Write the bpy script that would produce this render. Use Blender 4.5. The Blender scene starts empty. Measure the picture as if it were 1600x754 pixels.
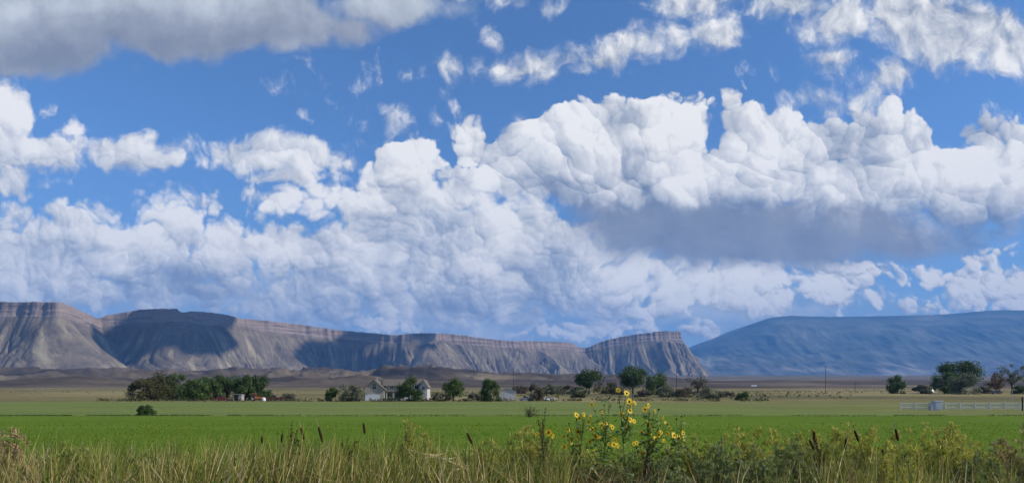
import bpy, math, random
import numpy as np
from mathutils import Vector, Matrix

SC = bpy.context.scene
COL = SC.collection
F = 1155.0            # focal length in photo pixels (1600 wide)
HOR = 616.0           # photo row of the level horizon
CAMZ = 2.3
R = math.radians

# ---------------------------------------------------------------- camera, colour management
SUN_DIR = Vector((0.88, -0.16, 0.60)).normalized()     # towards the sun: right, a little behind us
cam_d = bpy.data.cameras.new('camera')
cam = bpy.data.objects.new('camera', cam_d)
COL.objects.link(cam)
cam.location = (0, 0, CAMZ)
cam.rotation_euler = (R(90), 0, 0)
cam_d.sensor_width = 36.0
cam_d.lens = 36.0 * F / 1600.0
cam_d.shift_y = (HOR - 377.0) / 1600.0
cam_d.clip_start = 0.1
cam_d.clip_end = 90000.0
SC.camera = cam
vs = SC.view_settings
vs.view_transform = 'Standard'
vs.look = 'None'
vs.exposure = 0.2
vs.gamma = 1.0
SC.display_settings.display_device = 'sRGB'

# ---------------------------------------------------------------- node expressions
class X:
    """A socket in a node tree with arithmetic."""
    nt = None
    def __init__(s, sock): s.s = sock
    @staticmethod
    def link(v, inp):
        if isinstance(v, X): X.nt.links.new(v.s, inp)
        else: inp.default_value = v
    @staticmethod
    def m(op, *a, clamp=False):
        n = X.nt.nodes.new('ShaderNodeMath'); n.operation = op; n.use_clamp = clamp
        for i, v in enumerate(a): X.link(v, n.inputs[i])
        return X(n.outputs[0])
    def __add__(s, o): return X.m('ADD', s, o)
    __radd__ = __add__
    def __sub__(s, o): return X.m('SUBTRACT', s, o)
    def __rsub__(s, o): return X.m('SUBTRACT', o, s)
    def __mul__(s, o): return X.m('MULTIPLY', s, o)
    __rmul__ = __mul__
    def __truediv__(s, o): return X.m('DIVIDE', s, o)
    def max(s, o): return X.m('MAXIMUM', s, o)
    def min(s, o): return X.m('MINIMUM', s, o)
    def smax(s, o, k): return X.m('SMOOTH_MAX', s, o, k)
    def clamp(s): return X.m('ADD', s, 0.0, clamp=True)
    def sqrt(s): return X.m('SQRT', s)
    def pow(s, e): return X.m('POWER', s, e)
    def mad(s, a, b): return X.m('MULTIPLY_ADD', s, a, b)
    def step(s, lo, hi, a=0.0, b=1.0, smooth=True):
        n = X.nt.nodes.new('ShaderNodeMapRange')
        n.interpolation_type = 'SMOOTHSTEP' if smooth else 'LINEAR'
        n.clamp = True
        X.link(s, n.inputs['Value']); X.link(lo, n.inputs['From Min']); X.link(hi, n.inputs['From Max'])
        X.link(a, n.inputs['To Min']); X.link(b, n.inputs['To Max'])
        return X(n.outputs[0])

def xyz(x, y, z=0.0):
    n = X.nt.nodes.new('ShaderNodeCombineXYZ')
    for i, v in enumerate((x, y, z)): X.link(v, n.inputs[i])
    return X(n.outputs[0])
def sep(v):
    n = X.nt.nodes.new('ShaderNodeSeparateXYZ'); X.link(v, n.inputs[0])
    return [X(o) for o in n.outputs]
def vm(op, *a, scale=None):
    n = X.nt.nodes.new('ShaderNodeVectorMath'); n.operation = op
    for i, v in enumerate(a): X.link(v, n.inputs[i])
    if scale is not None: X.link(scale, n.inputs['Scale'])
    return X(n.outputs[1] if op in ('LENGTH', 'DOT_PRODUCT') else n.outputs[0])
def noise(v, scale, detail=4.0, rough=0.55, dim='3D', color=False, lac=2.0, dist=0.0):
    n = X.nt.nodes.new('ShaderNodeTexNoise'); n.noise_dimensions = dim
    X.link(v, n.inputs['Vector']); X.link(scale, n.inputs['Scale'])
    n.inputs['Detail'].default_value = detail; n.inputs['Roughness'].default_value = rough
    n.inputs['Lacunarity'].default_value = lac; n.inputs['Distortion'].default_value = dist
    return X(n.outputs[1] if color else n.outputs[0])
def voro(v, scale, smooth=0.3, dim='2D', rand=1.0):
    n = X.nt.nodes.new('ShaderNodeTexVoronoi'); n.voronoi_dimensions = dim
    n.feature = 'SMOOTH_F1' if smooth else 'F1'
    X.link(v, n.inputs['Vector']); X.link(scale, n.inputs['Scale'])
    if smooth: n.inputs['Smoothness'].default_value = smooth
    n.inputs['Randomness'].default_value = rand
    return X(n.outputs[0])
def mix(f, a, b):
    n = X.nt.nodes.new('ShaderNodeMix'); n.data_type = 'RGBA'; n.clamp_factor = True
    X.link(f, n.inputs[0])
    for v, i in ((a, 6), (b, 7)):
        if isinstance(v, X): X.nt.links.new(v.s, n.inputs[i])
        else: n.inputs[i].default_value = (*v[:3], 1.0)
    return X(n.outputs[2])
def ramp(f, stops, interp='LINEAR'):
    n = X.nt.nodes.new('ShaderNodeValToRGB'); X.link(f, n.inputs[0])
    cr = n.color_ramp; cr.interpolation = interp
    while len(cr.elements) < len(stops): cr.elements.new(0.5)
    for e, (p, c) in zip(cr.elements, stops):
        e.position = p; e.color = (*c[:3], 1.0) if not isinstance(c, float) else (c, c, c, 1.0)
    return X(n.outputs[0])
def lin(r, g, b):
    """sRGB 0-255 -> linear"""
    o = []
    for c in (r, g, b):
        c /= 255.0
        o.append(c / 12.92 if c <= 0.04045 else ((c + 0.055) / 1.055) ** 2.4)
    return tuple(o)
# ---------------------------------------------------------------- sky: Nishita with broken cumulus
SKY_STRENGTH = 0.1
def node_group(name, ins, outs):
    g = bpy.data.node_groups.new(name, 'ShaderNodeTree')
    for n, t in ins: g.interface.new_socket(n, in_out='INPUT', socket_type='NodeSocket' + t)
    for n, t in outs: g.interface.new_socket(n, in_out='OUTPUT', socket_type='NodeSocket' + t)
    gi = g.nodes.new('NodeGroupInput'); go = g.nodes.new('NodeGroupOutput')
    X.nt = g
    return g, [X(o) for o in gi.outputs[:-1]], go
def use(g, *args):
    n = X.nt.nodes.new('ShaderNodeGroup'); n.node_tree = g
    for v, i in zip(args, n.inputs): X.link(v, i)
    return [X(o) for o in n.outputs]

def union_group(name, els, k):
    """signed height of a union of soft ellipses, given in hundredths of the picture's pixels"""
    g, (p, tok), go = node_group(name, [('P', 'Vector'), ('Order', 'Float')], [('M', 'Float')])
    m = None
    for i, e in enumerate(els):
        cx, cy, rx, ry = e[:4]; rot = e[4] if len(e) > 4 else 0.0
        if i % 6 == 0:                            # evaluate in this order: keeps few values alive at once
            p = vm('MULTIPLY_ADD', tok if m is None else m, (1e-7, 1e-7, 0), p)
        n = g.nodes.new('ShaderNodeMapping'); n.vector_type = 'TEXTURE'
        X.link(p, n.inputs['Vector'])
        n.inputs['Location'].default_value = ((cx - 800) / 100.0, (HOR - cy) / 100.0, 0)
        n.inputs['Rotation'].default_value = (0, 0, R(rot))
        n.inputs['Scale'].default_value = (rx / 100.0, ry / 100.0, 1)
        r = min(rx, ry) / 100.0
        s = vm('LENGTH', X(n.outputs[0])).mad(-r, r)
        m = s if m is None else m.smax(s, k)
    X.link(m, go.inputs[0])
    return g

def build_sky():
    w = bpy.data.worlds.new('World'); SC.world = w
    w.use_nodes = True
    wt = w.node_tree; wt.nodes.clear()
    S = 1.0 / SKY_STRENGTH / 2 ** vs.exposure
    def C(r, g, b): return tuple(c * S for c in lin(r, g, b))
    WHITE = tuple(q * 1.06 for q in C(255, 253, 249)); PALE = C(224, 226, 229); GREY = C(176, 184, 197); DARK = C(128, 142, 168)

    # ---- cloud heights: shredded vapour (FB, FS) and heaped billows (BL, BS), with the light on each billow's dome (LL, LS)
    gH, (P,), go = node_group('cloud_heights', [('P', 'Vector')], [(n, 'Float') for n in ('FB', 'FS', 'FB toward sun', 'FS toward sun', 'BL', 'BS', 'LL', 'LS')])
    SUNS = Vector((0.42, 0.66, 0.62)).normalized()
    def dome(sc, o):
        n = g_.nodes.new('ShaderNodeTexVoronoi'); n.voronoi_dimensions = '2D'; n.feature = 'F1'
        q = vm('ADD', P, o)
        X.link(q, n.inputs['Vector']); n.inputs['Scale'].default_value = sc
        v = X(n.outputs['Distance']); dl = vm('SUBTRACT', q, X(n.outputs['Position']))
        k = sc / 0.85
        z = (1.0 - (v * v) * (1 / 0.7225)).max(0.0).sqrt()
        return (1.0 - v * v * 1.5).max(0.0), vm('DOT_PRODUCT', dl, (SUNS.x * k, SUNS.y * k, 0)) * (z * 1.15 + 0.22) + z * SUNS.z
    g_ = gH
    d1, l1 = dome(0.95, (0, 0, 0)); d2, l2 = dome(2.1, (3.1, 7.7, 0)); d3, l3 = dome(4.6, (9.4, 1.3, 0)); d4, l4 = dome(9.8, (5.4, 4.3, 0))
    BL = d1 * 0.46 + d2 * 0.28 + d3 * 0.17 + d4 * 0.09
    BS = d2 * 0.48 + d3 * 0.33 + d4 * 0.19
    LL = l1 * 0.42 + l2 * 0.36 + l3 * 0.15 + l4 * 0.07
    LS = l2 * 0.42 + l3 * 0.36 + l4 * 0.22
    q = vm('ADD', P, (0.095, 0.115, 0))
    FB = noise(P, 1.3, 7.0, 0.60, '2D'); FS = noise(vm('ADD', P, (4, 9, 0)), 3.0, 6.0, 0.62, '2D')
    FB2 = noise(q, 1.3, 7.0, 0.60, '2D'); FS2 = noise(vm('ADD', q, (4, 9, 0)), 3.0, 6.0, 0.62, '2D')
    for v, i in zip((FB, FS, FB2, FS2, BL, BS, LL, LS), go.inputs): X.link(v, i)

    # ---- one layer of cloud laid over a colour
    gL, (col, H1, dF, Lc, M1, M3, amp, edge, r1, r2, r3, base, shade, opac, var, c0, c1, c2, c3), go = node_group('cloud_layer',
        [('Under', 'Color')] + [(n, 'Float') for n in ('H', 'Slope', 'Billow light', 'M', 'M toward sun', 'Amplitude', 'Edge', 'Fine relief', 'Broad relief', 'Billow relief', 'Base', 'Shade', 'Opacity', 'Variation')]
        + [(n, 'Color') for n in ('Dark', 'Grey', 'Pale', 'White')], [('Colour', 'Color'), ('Order', 'Float')])
    D1 = M1 + H1 * amp
    alpha = D1.step(0.0, edge)
    D3 = M3 + H1 * amp * 0.5
    T = lambda D: D.max(0.0) / (D.max(0.0) + 0.40)
    v = dF * r1 + (T(D1) - T(D3)) * r2 + (Lc - 0.42) * r3 + base + var - shade
    v = v.clamp()
    c = mix(v.step(0.0, 0.33, smooth=False), c0, c1)
    c = mix(v.step(0.33, 0.66, smooth=False), c, c2)
    c = mix(v.step(0.66, 1.0, smooth=False), c, c3)
    X.link(mix(alpha * opac, col, c), go.inputs[0])
    X.link(alpha, go.inputs[1])

    # ---- the sky itself
    nt, (), out = node_group('cloudy_sky', [], [('Shader', 'Shader')])
    tc = nt.nodes.new('ShaderNodeTexCoord')
    d = X(tc.outputs['Generated'])
    dx, dy, dz = sep(d)
    sky = nt.nodes.new('ShaderNodeTexSky')
    sky.sky_type = 'NISHITA'; sky.sun_disc = False
    sky.sun_elevation = math.asin(SUN_DIR.z)
    sky.sun_rotation = math.atan2(SUN_DIR.x, SUN_DIR.y)
    sky.altitude = 1400.0; sky.air_density = 1.0; sky.dust_density = 0.1; sky.ozone_density = 2.0
    tint = ramp(dz.max(0.0), [(0.0, (0.80, 0.90, 1.08)), (0.10, (0.74, 0.90, 1.10)), (0.30, (0.78, 1.06, 1.36)), (0.5, (0.80, 1.08, 1.36))])
    blue = vm('MULTIPLY', X(sky.outputs[0]), tint)
    fy = dy.max(0.06)
    P0 = xyz(dx / fy * (F / 100.0), dz / fy * (F / 100.0), 0.0)
    wv = noise(P0, 0.55, 2.0, 0.5, '2D', color=True)
    wf = noise(P0, 3.2, 2.0, 0.6, '2D', color=True)
    P = vm('ADD', P0, vm('SCALE', vm('SUBTRACT', wv, (0.5, 0.5, 0.5)), scale=0.70))
    P = vm('MULTIPLY', vm('ADD', P, vm('SCALE', vm('SUBTRACT', wf, (0.5, 0.5, 0.5)), scale=0.15)), (1, 1, 0))
    # features flatten a little towards the horizon, where the cloud layer is seen edge on
    nx_, ny_, _z = sep(P)
    PN = xyz(nx_, X.m('LOGARITHM', (ny_ + 0.75).max(0.1), math.e) * 1.3 + ny_ * 0.62, 0.0)
    FB, FS, FB2, FS2, BL, BS, LL, LS = use(gH, PN)
    P3 = vm('ADD', P, (0.30, 0.60, 0.0))
    GR = noise(P0, 0.9, 4.0, 0.55, '2D') - 0.5
    PYs = ny_
    tok = [FB]
    cnt = [0]
    def U(els, k, p):
        cnt[0] += 1
        g = els if isinstance(els, bpy.types.NodeTree) else union_group('cloud_shape_%d' % cnt[0], els, k)
        X.nt = nt
        tok[0] = use(g, p, tok[0])[0]
        return tok[0], g
    def soft(els, lo=-0.3, hi=0.35): return U(els, 0.3, P)[0].step(lo, hi)

    def layer(col, els, wts, amp, edge, relief, base, shade_els=(), shade=0.5, holes=(), k=0.12, opacity=1.0, bias=0.0, tone=(DARK, GREY, PALE, WHITE), var=0.7):
        M1, g = U(els, k, P)
        M3, _ = U(g, k, P3)
        if holes:
            M1 = M1 - (U(holes, 0.1, P)[0].max(-0.15) + 0.15) * 1.3
        sh = soft(shade_els) * shade if shade_els else 0.0
        wa, wb, wc, wd = wts
        mean = 0.5 * (wa + wc) + 0.66 * (wb + wd) - bias
        h = None; df = None; lc = None
        for q, w_ in ((FB, wa), (BL, wb), (FS, wc), (BS, wd)):
            if w_: h = q * w_ if h is None else h + q * w_
        for q, q2, w_ in ((FB, FB2, wa), (FS, FS2, wc)):
            if w_: df = (q - q2) * w_ if df is None else df + (q - q2) * w_
        for q, w_ in ((LL, wb), (LS, wd)):
            if w_: lc = q * (w_ / (wb + wd)) if lc is None else lc + q * (w_ / (wb + wd))
        c, t = use(gL, col, h - mean, df if df is not None else 0.0, lc if lc is not None else 0.42, M1, M3, amp, edge, relief[0], relief[1], relief[2], base, sh, opacity, GR * var, *[(*q, 1.0) for q in tone])
        tok[0] = t
        return c

    col = blue
    # far pale cloud low over the mesas
    vn = noise(vm('MULTIPLY', P, (0.55, 1.9, 0)), 1.4, 6.0, 0.58, '2D')
    veil = U([(640, 510, 560, 56), (1180, 490, 300, 40), (170, 460, 420, 44), (900, 450, 260, 70), (1000, 520, 260, 30)], 0.2, P)[0]
    veil = veil.step(-0.15, 0.35) * vn.step(0.22, 0.50)
    col = mix(veil * 0.84, col, mix(vn.step(0.40, 0.68), C(168, 186, 212), C(218, 224, 232)))
    # low right cumulus
    col = layer(col, [(1200, 440, 150, 24), (1300, 455, 80, 36), (1120, 470, 80, 28), (1360, 436, 40, 10), (1530, 442, 95, 34), (1500, 476, 46, 11),
                      (1575, 465, 60, 24), (1440, 428, 30, 20), (1411, 478, 15, 10), (1438, 480, 12, 8), (1525, 398, 62, 10), (1040, 478, 60, 24), (1195, 470, 60, 20), (610, 512, 46, 14), (430, 494, 32, 9), (1100, 520, 44, 12), (960, 508, 90, 16), (870, 520, 60, 10)],
                (0, 0, 0.8, 0.8), 0.42, 0.11, (1.2, 0.7, 0.85), 0.64, k=0.08, bias=0.06)
    # broken bank on the left and in the middle
    col = layer(col, [(60, 400, 190, 62), (-180, 400, 170, 60), (70, 352, 90, 28), (220, 385, 150, 58), (335, 395, 110, 50), (160, 440, 260, 46), (460, 390, 130, 42), (440, 312, 62, 24), (530, 300, 75, 30),
                      (640, 320, 140, 70), (740, 390, 200, 90), (560, 425, 160, 75), (800, 430, 180, 66), (835, 335, 100, 28), (480, 468, 150, 40), (720, 470, 200, 42), (895, 390, 65, 50), (970, 450, 100, 40),
                      (1060, 452, 110, 30), (300, 320, 26, 18), (960, 392, 30, 13)],
                (0.6, 0.45, 0.6, 0.75), 0.62, 0.34, (1.0, 0.50, 0.55), 0.62,
                shade_els=[(600, 482, 360, 20), (300, 440, 120, 18), (80, 385, 120, 16), (880, 415, 60, 26), (840, 300, 60, 18), (740, 350, 50, 14), (650, 400, 30, 30)], shade=0.38,
                holes=[(470, 357, 40, 12), (880, 328, 60, 9), (965, 355, 24, 20)], k=0.15, bias=0.24, var=1.2,
                tone=(C(146, 158, 180), C(186, 194, 206), C(228, 230, 232), WHITE))
    # broad dark undersides of the bank on the right
    col = layer(col, [(1190, 385, 230, 52), (1000, 322, 170, 40, -12), (1400, 368, 130, 34), (1090, 355, 220, 62), (1280, 350, 190, 48)],
                (0.9, 0, 0.3, 0), 0.26, 0.30, (0.35, 0.10, 0.0), 0.16, k=0.2, bias=0.35, var=0.9, tone=(C(134, 143, 160), C(156, 162, 175), C(188, 192, 200), C(214, 216, 220)))
    # the big cumulus bank on the right
    col = layer(col, [(745, 228, 42, 40), (650, 245, 62, 34), (840, 250, 95, 58), (895, 215, 66, 44), (955, 208, 52, 40), (1040, 217, 80, 50), (1152, 190, 24, 27), (1190, 226, 66, 42), (1265, 238, 85, 46),
                      (1345, 240, 86, 52), (1395, 225, 58, 46), (1480, 270, 110, 52), (1570, 268, 80, 56), (1720, 270, 150, 60), (1100, 272, 250, 52), (920, 270, 210, 36), (1300, 276, 300, 56), (1550, 312, 130, 50),
                      (1370, 312, 110, 24, -8), (1490, 330, 140, 30), (1570, 360, 100, 26), (1540, 214, 26, 14)],
                (0.45, 1.20, 0.30, 0), 0.60, PYs.step(2.75, 3.35, 0.55, 0.10), (1.2, 0.42, PYs.step(2.6, 3.4, 0.55, 0.90)), 0.60,
                shade_els=[(985, 318, 125, 18, -12), (1420, 372, 210, 22), (1130, 335, 120, 16), (1560, 345, 70, 14), (1240, 325, 60, 12), (1330, 395, 90, 16)], shade=0.42, k=0.10, bias=0.26, var=1.3)
    # white tower and flat cumulus at the left
    col = layer(col, [(8, 175, 62, 58), (55, 245, 105, 42), (190, 243, 86, 36), (18, 285, 46, 26), (440, 238, 125, 28), (545, 246, 50, 22), (365, 240, 52, 26), (455, 272, 56, 20), (130, 200, 26, 14), (240, 216, 16, 18)],
                (0.8, 0.5, 0.3, 0), 0.62, 0.17, (1.0, 0.6, 0.6), 0.66, shade_els=[(60, 275, 120, 20), (440, 262, 120, 14)], shade=0.3, bias=0.03)
    # high broken cloud top right
    col = layer(col, [(775, 60, 34, 13, -45), (820, 95, 110, 24, 6), (930, 88, 70, 22), (1010, 62, 110, 30, 14), (1110, 52, 62, 38), (1090, 8, 90, 26), (1250, 6, 130, 26), (1320, 36, 80, 48), (1308, 95, 44, 20),
                      (1440, 36, 130, 62), (1505, 60, 120, 60), (1585, 85, 80, 46), (1720, 60, 130, 60), (1378, 125, 48, 24, 30), (1335, 155, 56, 14, 20), (1240, 152, 44, 16, 10), (800, 0, 60, 8), (715, 105, 26, 14)],
                (1.0, 0.15, 0.7, 0), 0.66, 0.34, (1.3, 0.4, 0.15), 0.58, shade_els=[(1540, 25, 150, 40), (1250, 10, 120, 20), (900, 95, 160, 14)], shade=0.3, bias=0.08)
    # grey sheet top left, seen from below
    col = layer(col, [(20, 38, 230, 84), (-180, 30, 190, 70), (250, 30, 240, 74), (425, 38, 110, 60), (540, 58, 64, 30), (610, 16, 140, 44), (470, 50, 100, 46), (212, 112, 16, 22)],
                (0.9, 0.15, 0.2, 0), 0.42, 0.24, (0.6, 0.25, 0.10), 0.50, shade_els=[(270, 55, 330, 34), (60, 80, 160, 30)], shade=0.42, var=0.8,
                tone=(C(138, 145, 160), C(163, 169, 180), C(196, 203, 211), C(232, 236, 240)))
    # scraps
    col = layer(col, [(625, 121, 15, 11), (668, 127, 17, 11), (705, 150, 32, 12, -38), (680, 182, 34, 14, -20), (755, 188, 32, 14), (608, 190, 42, 22, -12), (560, 182, 34, 14, -55), (490, 140, 30, 12, -40),
                      (430, 146, 22, 14), (795, 196, 24, 12), (1180, 118, 28, 12), (1570, 186, 44, 14, -20), (456, 186, 14, 10), (1425, 166, 16, 8), (560, 125, 40, 14, 30), (75, 300, 22, 9, 30), (70, 158, 24, 10, 20)],
                (0, 0, 1.6, 0.2), 0.50, 0.36, (0.9, 0.3, 0.2), 0.64, opacity=0.85)

    bg = nt.nodes.new('ShaderNodeBackground'); X.link(col, bg.inputs['Color']); bg.inputs['Strength'].default_value = SKY_STRENGTH
    # round the rest of the sky: the same sky under scattered cloud, drawn more simply
    g = noise(d, 2.6, 5.0, 0.6).step(0.50, 0.66) * dz.step(0.0, 0.12)
    bg2 = nt.nodes.new('ShaderNodeBackground'); X.link(mix(g, blue, C(205, 211, 220)), bg2.inputs['Color']); bg2.inputs['Strength'].default_value = SKY_STRENGTH
    rim = dz / fy
    inside = (dx / fy).step(-1.5, -1.0) * (dx / fy).step(1.0, 1.5, 1.0, 0.0) * rim.step(0.62, 0.85, 1.0, 0.0) * dy.step(0.2, 0.35) * rim.step(-0.02, 0.01)
    ms = nt.nodes.new('ShaderNodeMixShader'); X.link(inside, ms.inputs[0])
    nt.links.new(bg2.outputs[0], ms.inputs[1]); nt.links.new(bg.outputs[0], ms.inputs[2])
    nt.links.new(ms.outputs[0], out.inputs[0])
    gn = wt.nodes.new('ShaderNodeGroup'); gn.node_tree = nt
    wo = wt.nodes.new('ShaderNodeOutputWorld'); wt.links.new(gn.outputs[0], wo.inputs['Surface'])
    w.cycles.sampling_method = 'MANUAL'; w.cycles.sample_map_resolution = 512

    sd = bpy.data.lights.new('sun', 'SUN'); so = bpy.data.objects.new('sun', sd); COL.objects.link(so)
    sd.energy = 4.6; sd.angle = R(0.53); sd.color = (1.0, 0.945, 0.85)
    so.rotation_euler = SUN_DIR.to_track_quat('Z', 'Y').to_euler()
    so.location = (0, 0, 3000)
build_sky()
cy = SC.cycles
cy.use_adaptive_sampling = True; cy.adaptive_threshold = 0.02; cy.adaptive_min_samples = 8
cy.use_denoising = True
# ---------------------------------------------------------------- mesh helpers
rng = np.random.default_rng(11)
def tag(o, label=None, cat=None, group=None, kind=None):
    for k, v in (('label', label), ('category', cat), ('group', group), ('kind', kind)):
        if v: o[k] = v
    return o
def empty(name, loc=(0, 0, 0), rz=0.0):
    o = bpy.data.objects.new(name, None); COL.objects.link(o)
    o.empty_display_size = 0.3
    o.location = loc; o.rotation_euler = (0, 0, rz)
    return o
def mesh_obj(name, verts, loops, sizes, mat, parent=None, smooth=False, attrs=None):
    """verts (n,3); loops flat vertex indices; sizes vertices per face"""
    me = bpy.data.meshes.new(name)
    v = np.asarray(verts, np.float32); l = np.asarray(loops, np.int32); sz = np.asarray(sizes, np.int32)
    me.vertices.add(len(v)); me.vertices.foreach_set('co', v.ravel())
    me.loops.add(len(l)); me.loops.foreach_set('vertex_index', l)
    me.polygons.add(len(sz))
    st = np.zeros(len(sz), np.int32); st[1:] = np.cumsum(sz)[:-1]
    me.polygons.foreach_set('loop_start', st)
    me.polygons.foreach_set('use_smooth', np.full(len(sz), smooth, bool))
    if attrs:
        for k, a in attrs.items():
            at = me.attributes.new(k, 'FLOAT', 'POINT'); at.data.foreach_set('value', np.asarray(a, np.float32).ravel())
    me.update(calc_edges=True)
    if mat: me.materials.append(mat)
    o = bpy.data.objects.new(name, me); COL.objects.link(o)
    if parent: o.parent = parent
    return o
def grid_obj(name, V, mat, smooth=True, attrs=None, parent=None):
    """V (a,b,3) -> quads"""
    a, b, _ = V.shape
    i = np.arange(a * b).reshape(a, b)
    q = np.stack([i[:-1, :-1], i[:-1, 1:], i[1:, 1:], i[1:, :-1]], -1).reshape(-1, 4)
    P = V.reshape(-1, 3)[q]
    if np.cross(P[:, 1] - P[:, 0], P[:, 3] - P[:, 0])[:, 2].sum() < 0: q = q[:, ::-1]
    return mesh_obj(name, V.reshape(-1, 3), q.ravel(), np.full(len(q), 4), mat, parent, smooth, attrs)

class MB:
    """collects geometry for ONE mesh object"""
    def __init__(s): s.v = []; s.l = []; s.n = []; s.c = 0
    def add(s, verts, faces):
        verts = np.asarray(verts, float).reshape(-1, 3)
        s.v.append(verts)
        for f in faces: s.l.extend(int(i) + s.c for i in f); s.n.append(len(f))
        s.c += len(verts)
    def addq(s, verts, k):
        """verts (n,k,3): n separate faces of k corners"""
        verts = np.asarray(verts, float); n = len(verts)
        s.v.append(verts.reshape(-1, 3)); s.l.extend((np.arange(n * k) + s.c).tolist()); s.n.extend([k] * n); s.c += n * k
    def ribbons(s, L, Rr):
        """L, Rr (n,m,3) left and right edges of n ribbons"""
        n, m, _ = L.shape
        v = np.stack([L, Rr], 2).reshape(-1, 3)
        b = (np.arange(n) * m * 2)[:, None] + (np.arange(m - 1) * 2)[None, :]
        q = np.stack([b, b + 1, b + 3, b + 2], -1).reshape(-1)
        s.v.append(v); s.l.extend((q + s.c).tolist()); s.n.extend([4] * (n * (m - 1))); s.c += len(v)
    def box(s, lo, hi, bevel=0.0):
        lo, hi = [min(p, q) for p, q in zip(lo, hi)], [max(p, q) for p, q in zip(lo, hi)]
        x0, y0, z0 = lo; x1, y1, z1 = hi
        if not bevel:
            v = [(x0, y0, z0), (x1, y0, z0), (x1, y1, z0), (x0, y1, z0), (x0, y0, z1), (x1, y0, z1), (x1, y1, z1), (x0, y1, z1)]
            s.add(v, [(0, 3, 2, 1), (4, 5, 6, 7), (0, 1, 5, 4), (1, 2, 6, 5), (2, 3, 7, 6), (3, 0, 4, 7)])
        else:
            b = bevel
            pl = [(x0 + b, y0), (x1 - b, y0), (x1, y0 + b), (x1, y1 - b), (x1 - b, y1), (x0 + b, y1), (x0, y1 - b), (x0, y0 + b)]
            cx, cy = (x0 + x1) / 2, (y0 + y1) / 2
            ins = [(cx + (p[0] - cx) * (1 - 2 * b / max(x1 - x0, 1e-6)), cy + (p[1] - cy) * (1 - 2 * b / max(y1 - y0, 1e-6))) for p in pl]
            rings = [[(p[0], p[1], z0) for p in pl], [(p[0], p[1], z1 - b) for p in pl], [(p[0], p[1], z1) for p in ins]]
            v = sum(rings, []); f = [tuple(range(7, -1, -1)), tuple(range(16, 24))]
            for r in range(2):
                for i in range(8): f.append((r * 8 + i, r * 8 + (i + 1) % 8, r * 8 + 8 + (i + 1) % 8, r * 8 + 8 + i))
            s.add(v, f)
    def prism(s, pts, axis, a, b):
        """extrude polygon pts (in the plane of the two other axes) along axis from a to b"""
        n = len(pts)
        def P(p, t):
            return {'x': (t, p[0], p[1]), 'y': (p[0], t, p[1]), 'z': (p[0], p[1], t)}[axis]
        v = [P(p, a) for p in pts] + [P(p, b) for p in pts]
        f = [tuple(range(n)), tuple(range(2 * n - 1, n - 1, -1))]
        for i in range(n): f.append((i, i + n, (i + 1) % n + n, (i + 1) % n))
        s.add(v, f)
    def tube(s, pts, rad, sides=6, cap=True):
        pts = np.asarray(pts, float); m = len(pts)
        rad = np.broadcast_to(np.asarray(rad, float), (m,))
        t = np.gradient(pts, axis=0); t /= np.linalg.norm(t, axis=1, keepdims=True) + 1e-9
        ref = np.array([0.0, 0.0, 1.0]) if abs(t[0][2]) < 0.9 else np.array([1.0, 0.0, 0.0])
        u = np.cross(t, ref); u /= np.linalg.norm(u, axis=1, keepdims=True) + 1e-9
        w = np.cross(t, u)
        a = np.arange(sides) / sides * 2 * math.pi
        V = pts[:, None] + rad[:, None, None] * (np.cos(a)[None, :, None] * u[:, None] + np.sin(a)[None, :, None] * w[:, None])
        f = []
        for i in range(m - 1):
            for j in range(sides):
                k = (j + 1) % sides
                f.append((i * sides + j, i * sides + k, (i + 1) * sides + k, (i + 1) * sides + j))
        if cap: f += [tuple(range(sides - 1, -1, -1)), tuple((m - 1) * sides + j for j in range(sides))]
        s.add(V.reshape(-1, 3), f)
    def lathe(s, prof, sides=12, c=(0, 0, 0)):
        V = [(c[0] + r * math.cos(j / sides * 6.28318), c[1] + r * math.sin(j / sides * 6.28318), c[2] + z) for r, z in prof for j in range(sides)]
        f = []
        for i in range(len(prof) - 1):
            for j in range(sides):
                k = (j + 1) % sides
                f.append((i * sides + j, i * sides + k, (i + 1) * sides + k, (i + 1) * sides + j))
        f += [tuple(range(sides - 1, -1, -1)), tuple((len(prof) - 1) * sides + j for j in range(sides))]
        s.add(V, f)
    def build(s, name, mat, parent=None, smooth=False):
        return mesh_obj(name, np.concatenate(s.v), s.l, s.n, mat, parent, smooth)

# numpy gradient noise
_perm = np.random.default_rng(5).permutation(1024)
_ang = np.random.default_rng(6).random(1024) * 2 * math.pi
def pn(x, y):
    x = np.asarray(x, float); y = np.asarray(y, float)
    xi = np.floor(x).astype(int); yi = np.floor(y).astype(int)
    xf = x - xi; yf = y - yi
    u = xf ** 3 * (xf * (xf * 6 - 15) + 10); v = yf ** 3 * (yf * (yf * 6 - 15) + 10)
    def g(i, j):
        h = _perm[(_perm[(xi + i) & 1023] + yi + j) & 1023]
        return np.cos(_ang[h]) * (xf - i) + np.sin(_ang[h]) * (yf - j)
    a = g(0, 0) * (1 - u) + g(1, 0) * u
    b = g(0, 1) * (1 - u) + g(1, 1) * u
    return (a * (1 - v) + b * v) * 1.5
def fb(x, y, o=4, r=0.5):
    t = 0; a = 1.0; s = 0
    for i in range(o):
        t = t + a * pn(x * 2 ** i + 17.3 * i, y * 2 ** i - 9.1 * i); s += a; a *= r
    return t / s
def ridged(x, y, o=3, r=0.5):
    t = 0; a = 1.0; s = 0
    for i in range(o):
        t = t + a * (1 - np.abs(pn(x * 2 ** i + 31.7 * i, y * 2 ** i + 4.3 * i)) * 1.6); s += a; a *= r
    return t / s
def ss(a, b, x):
    t = np.clip((np.asarray(x, float) - a) / (b - a), 0, 1)
    return t * t * (3 - 2 * t)

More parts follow.
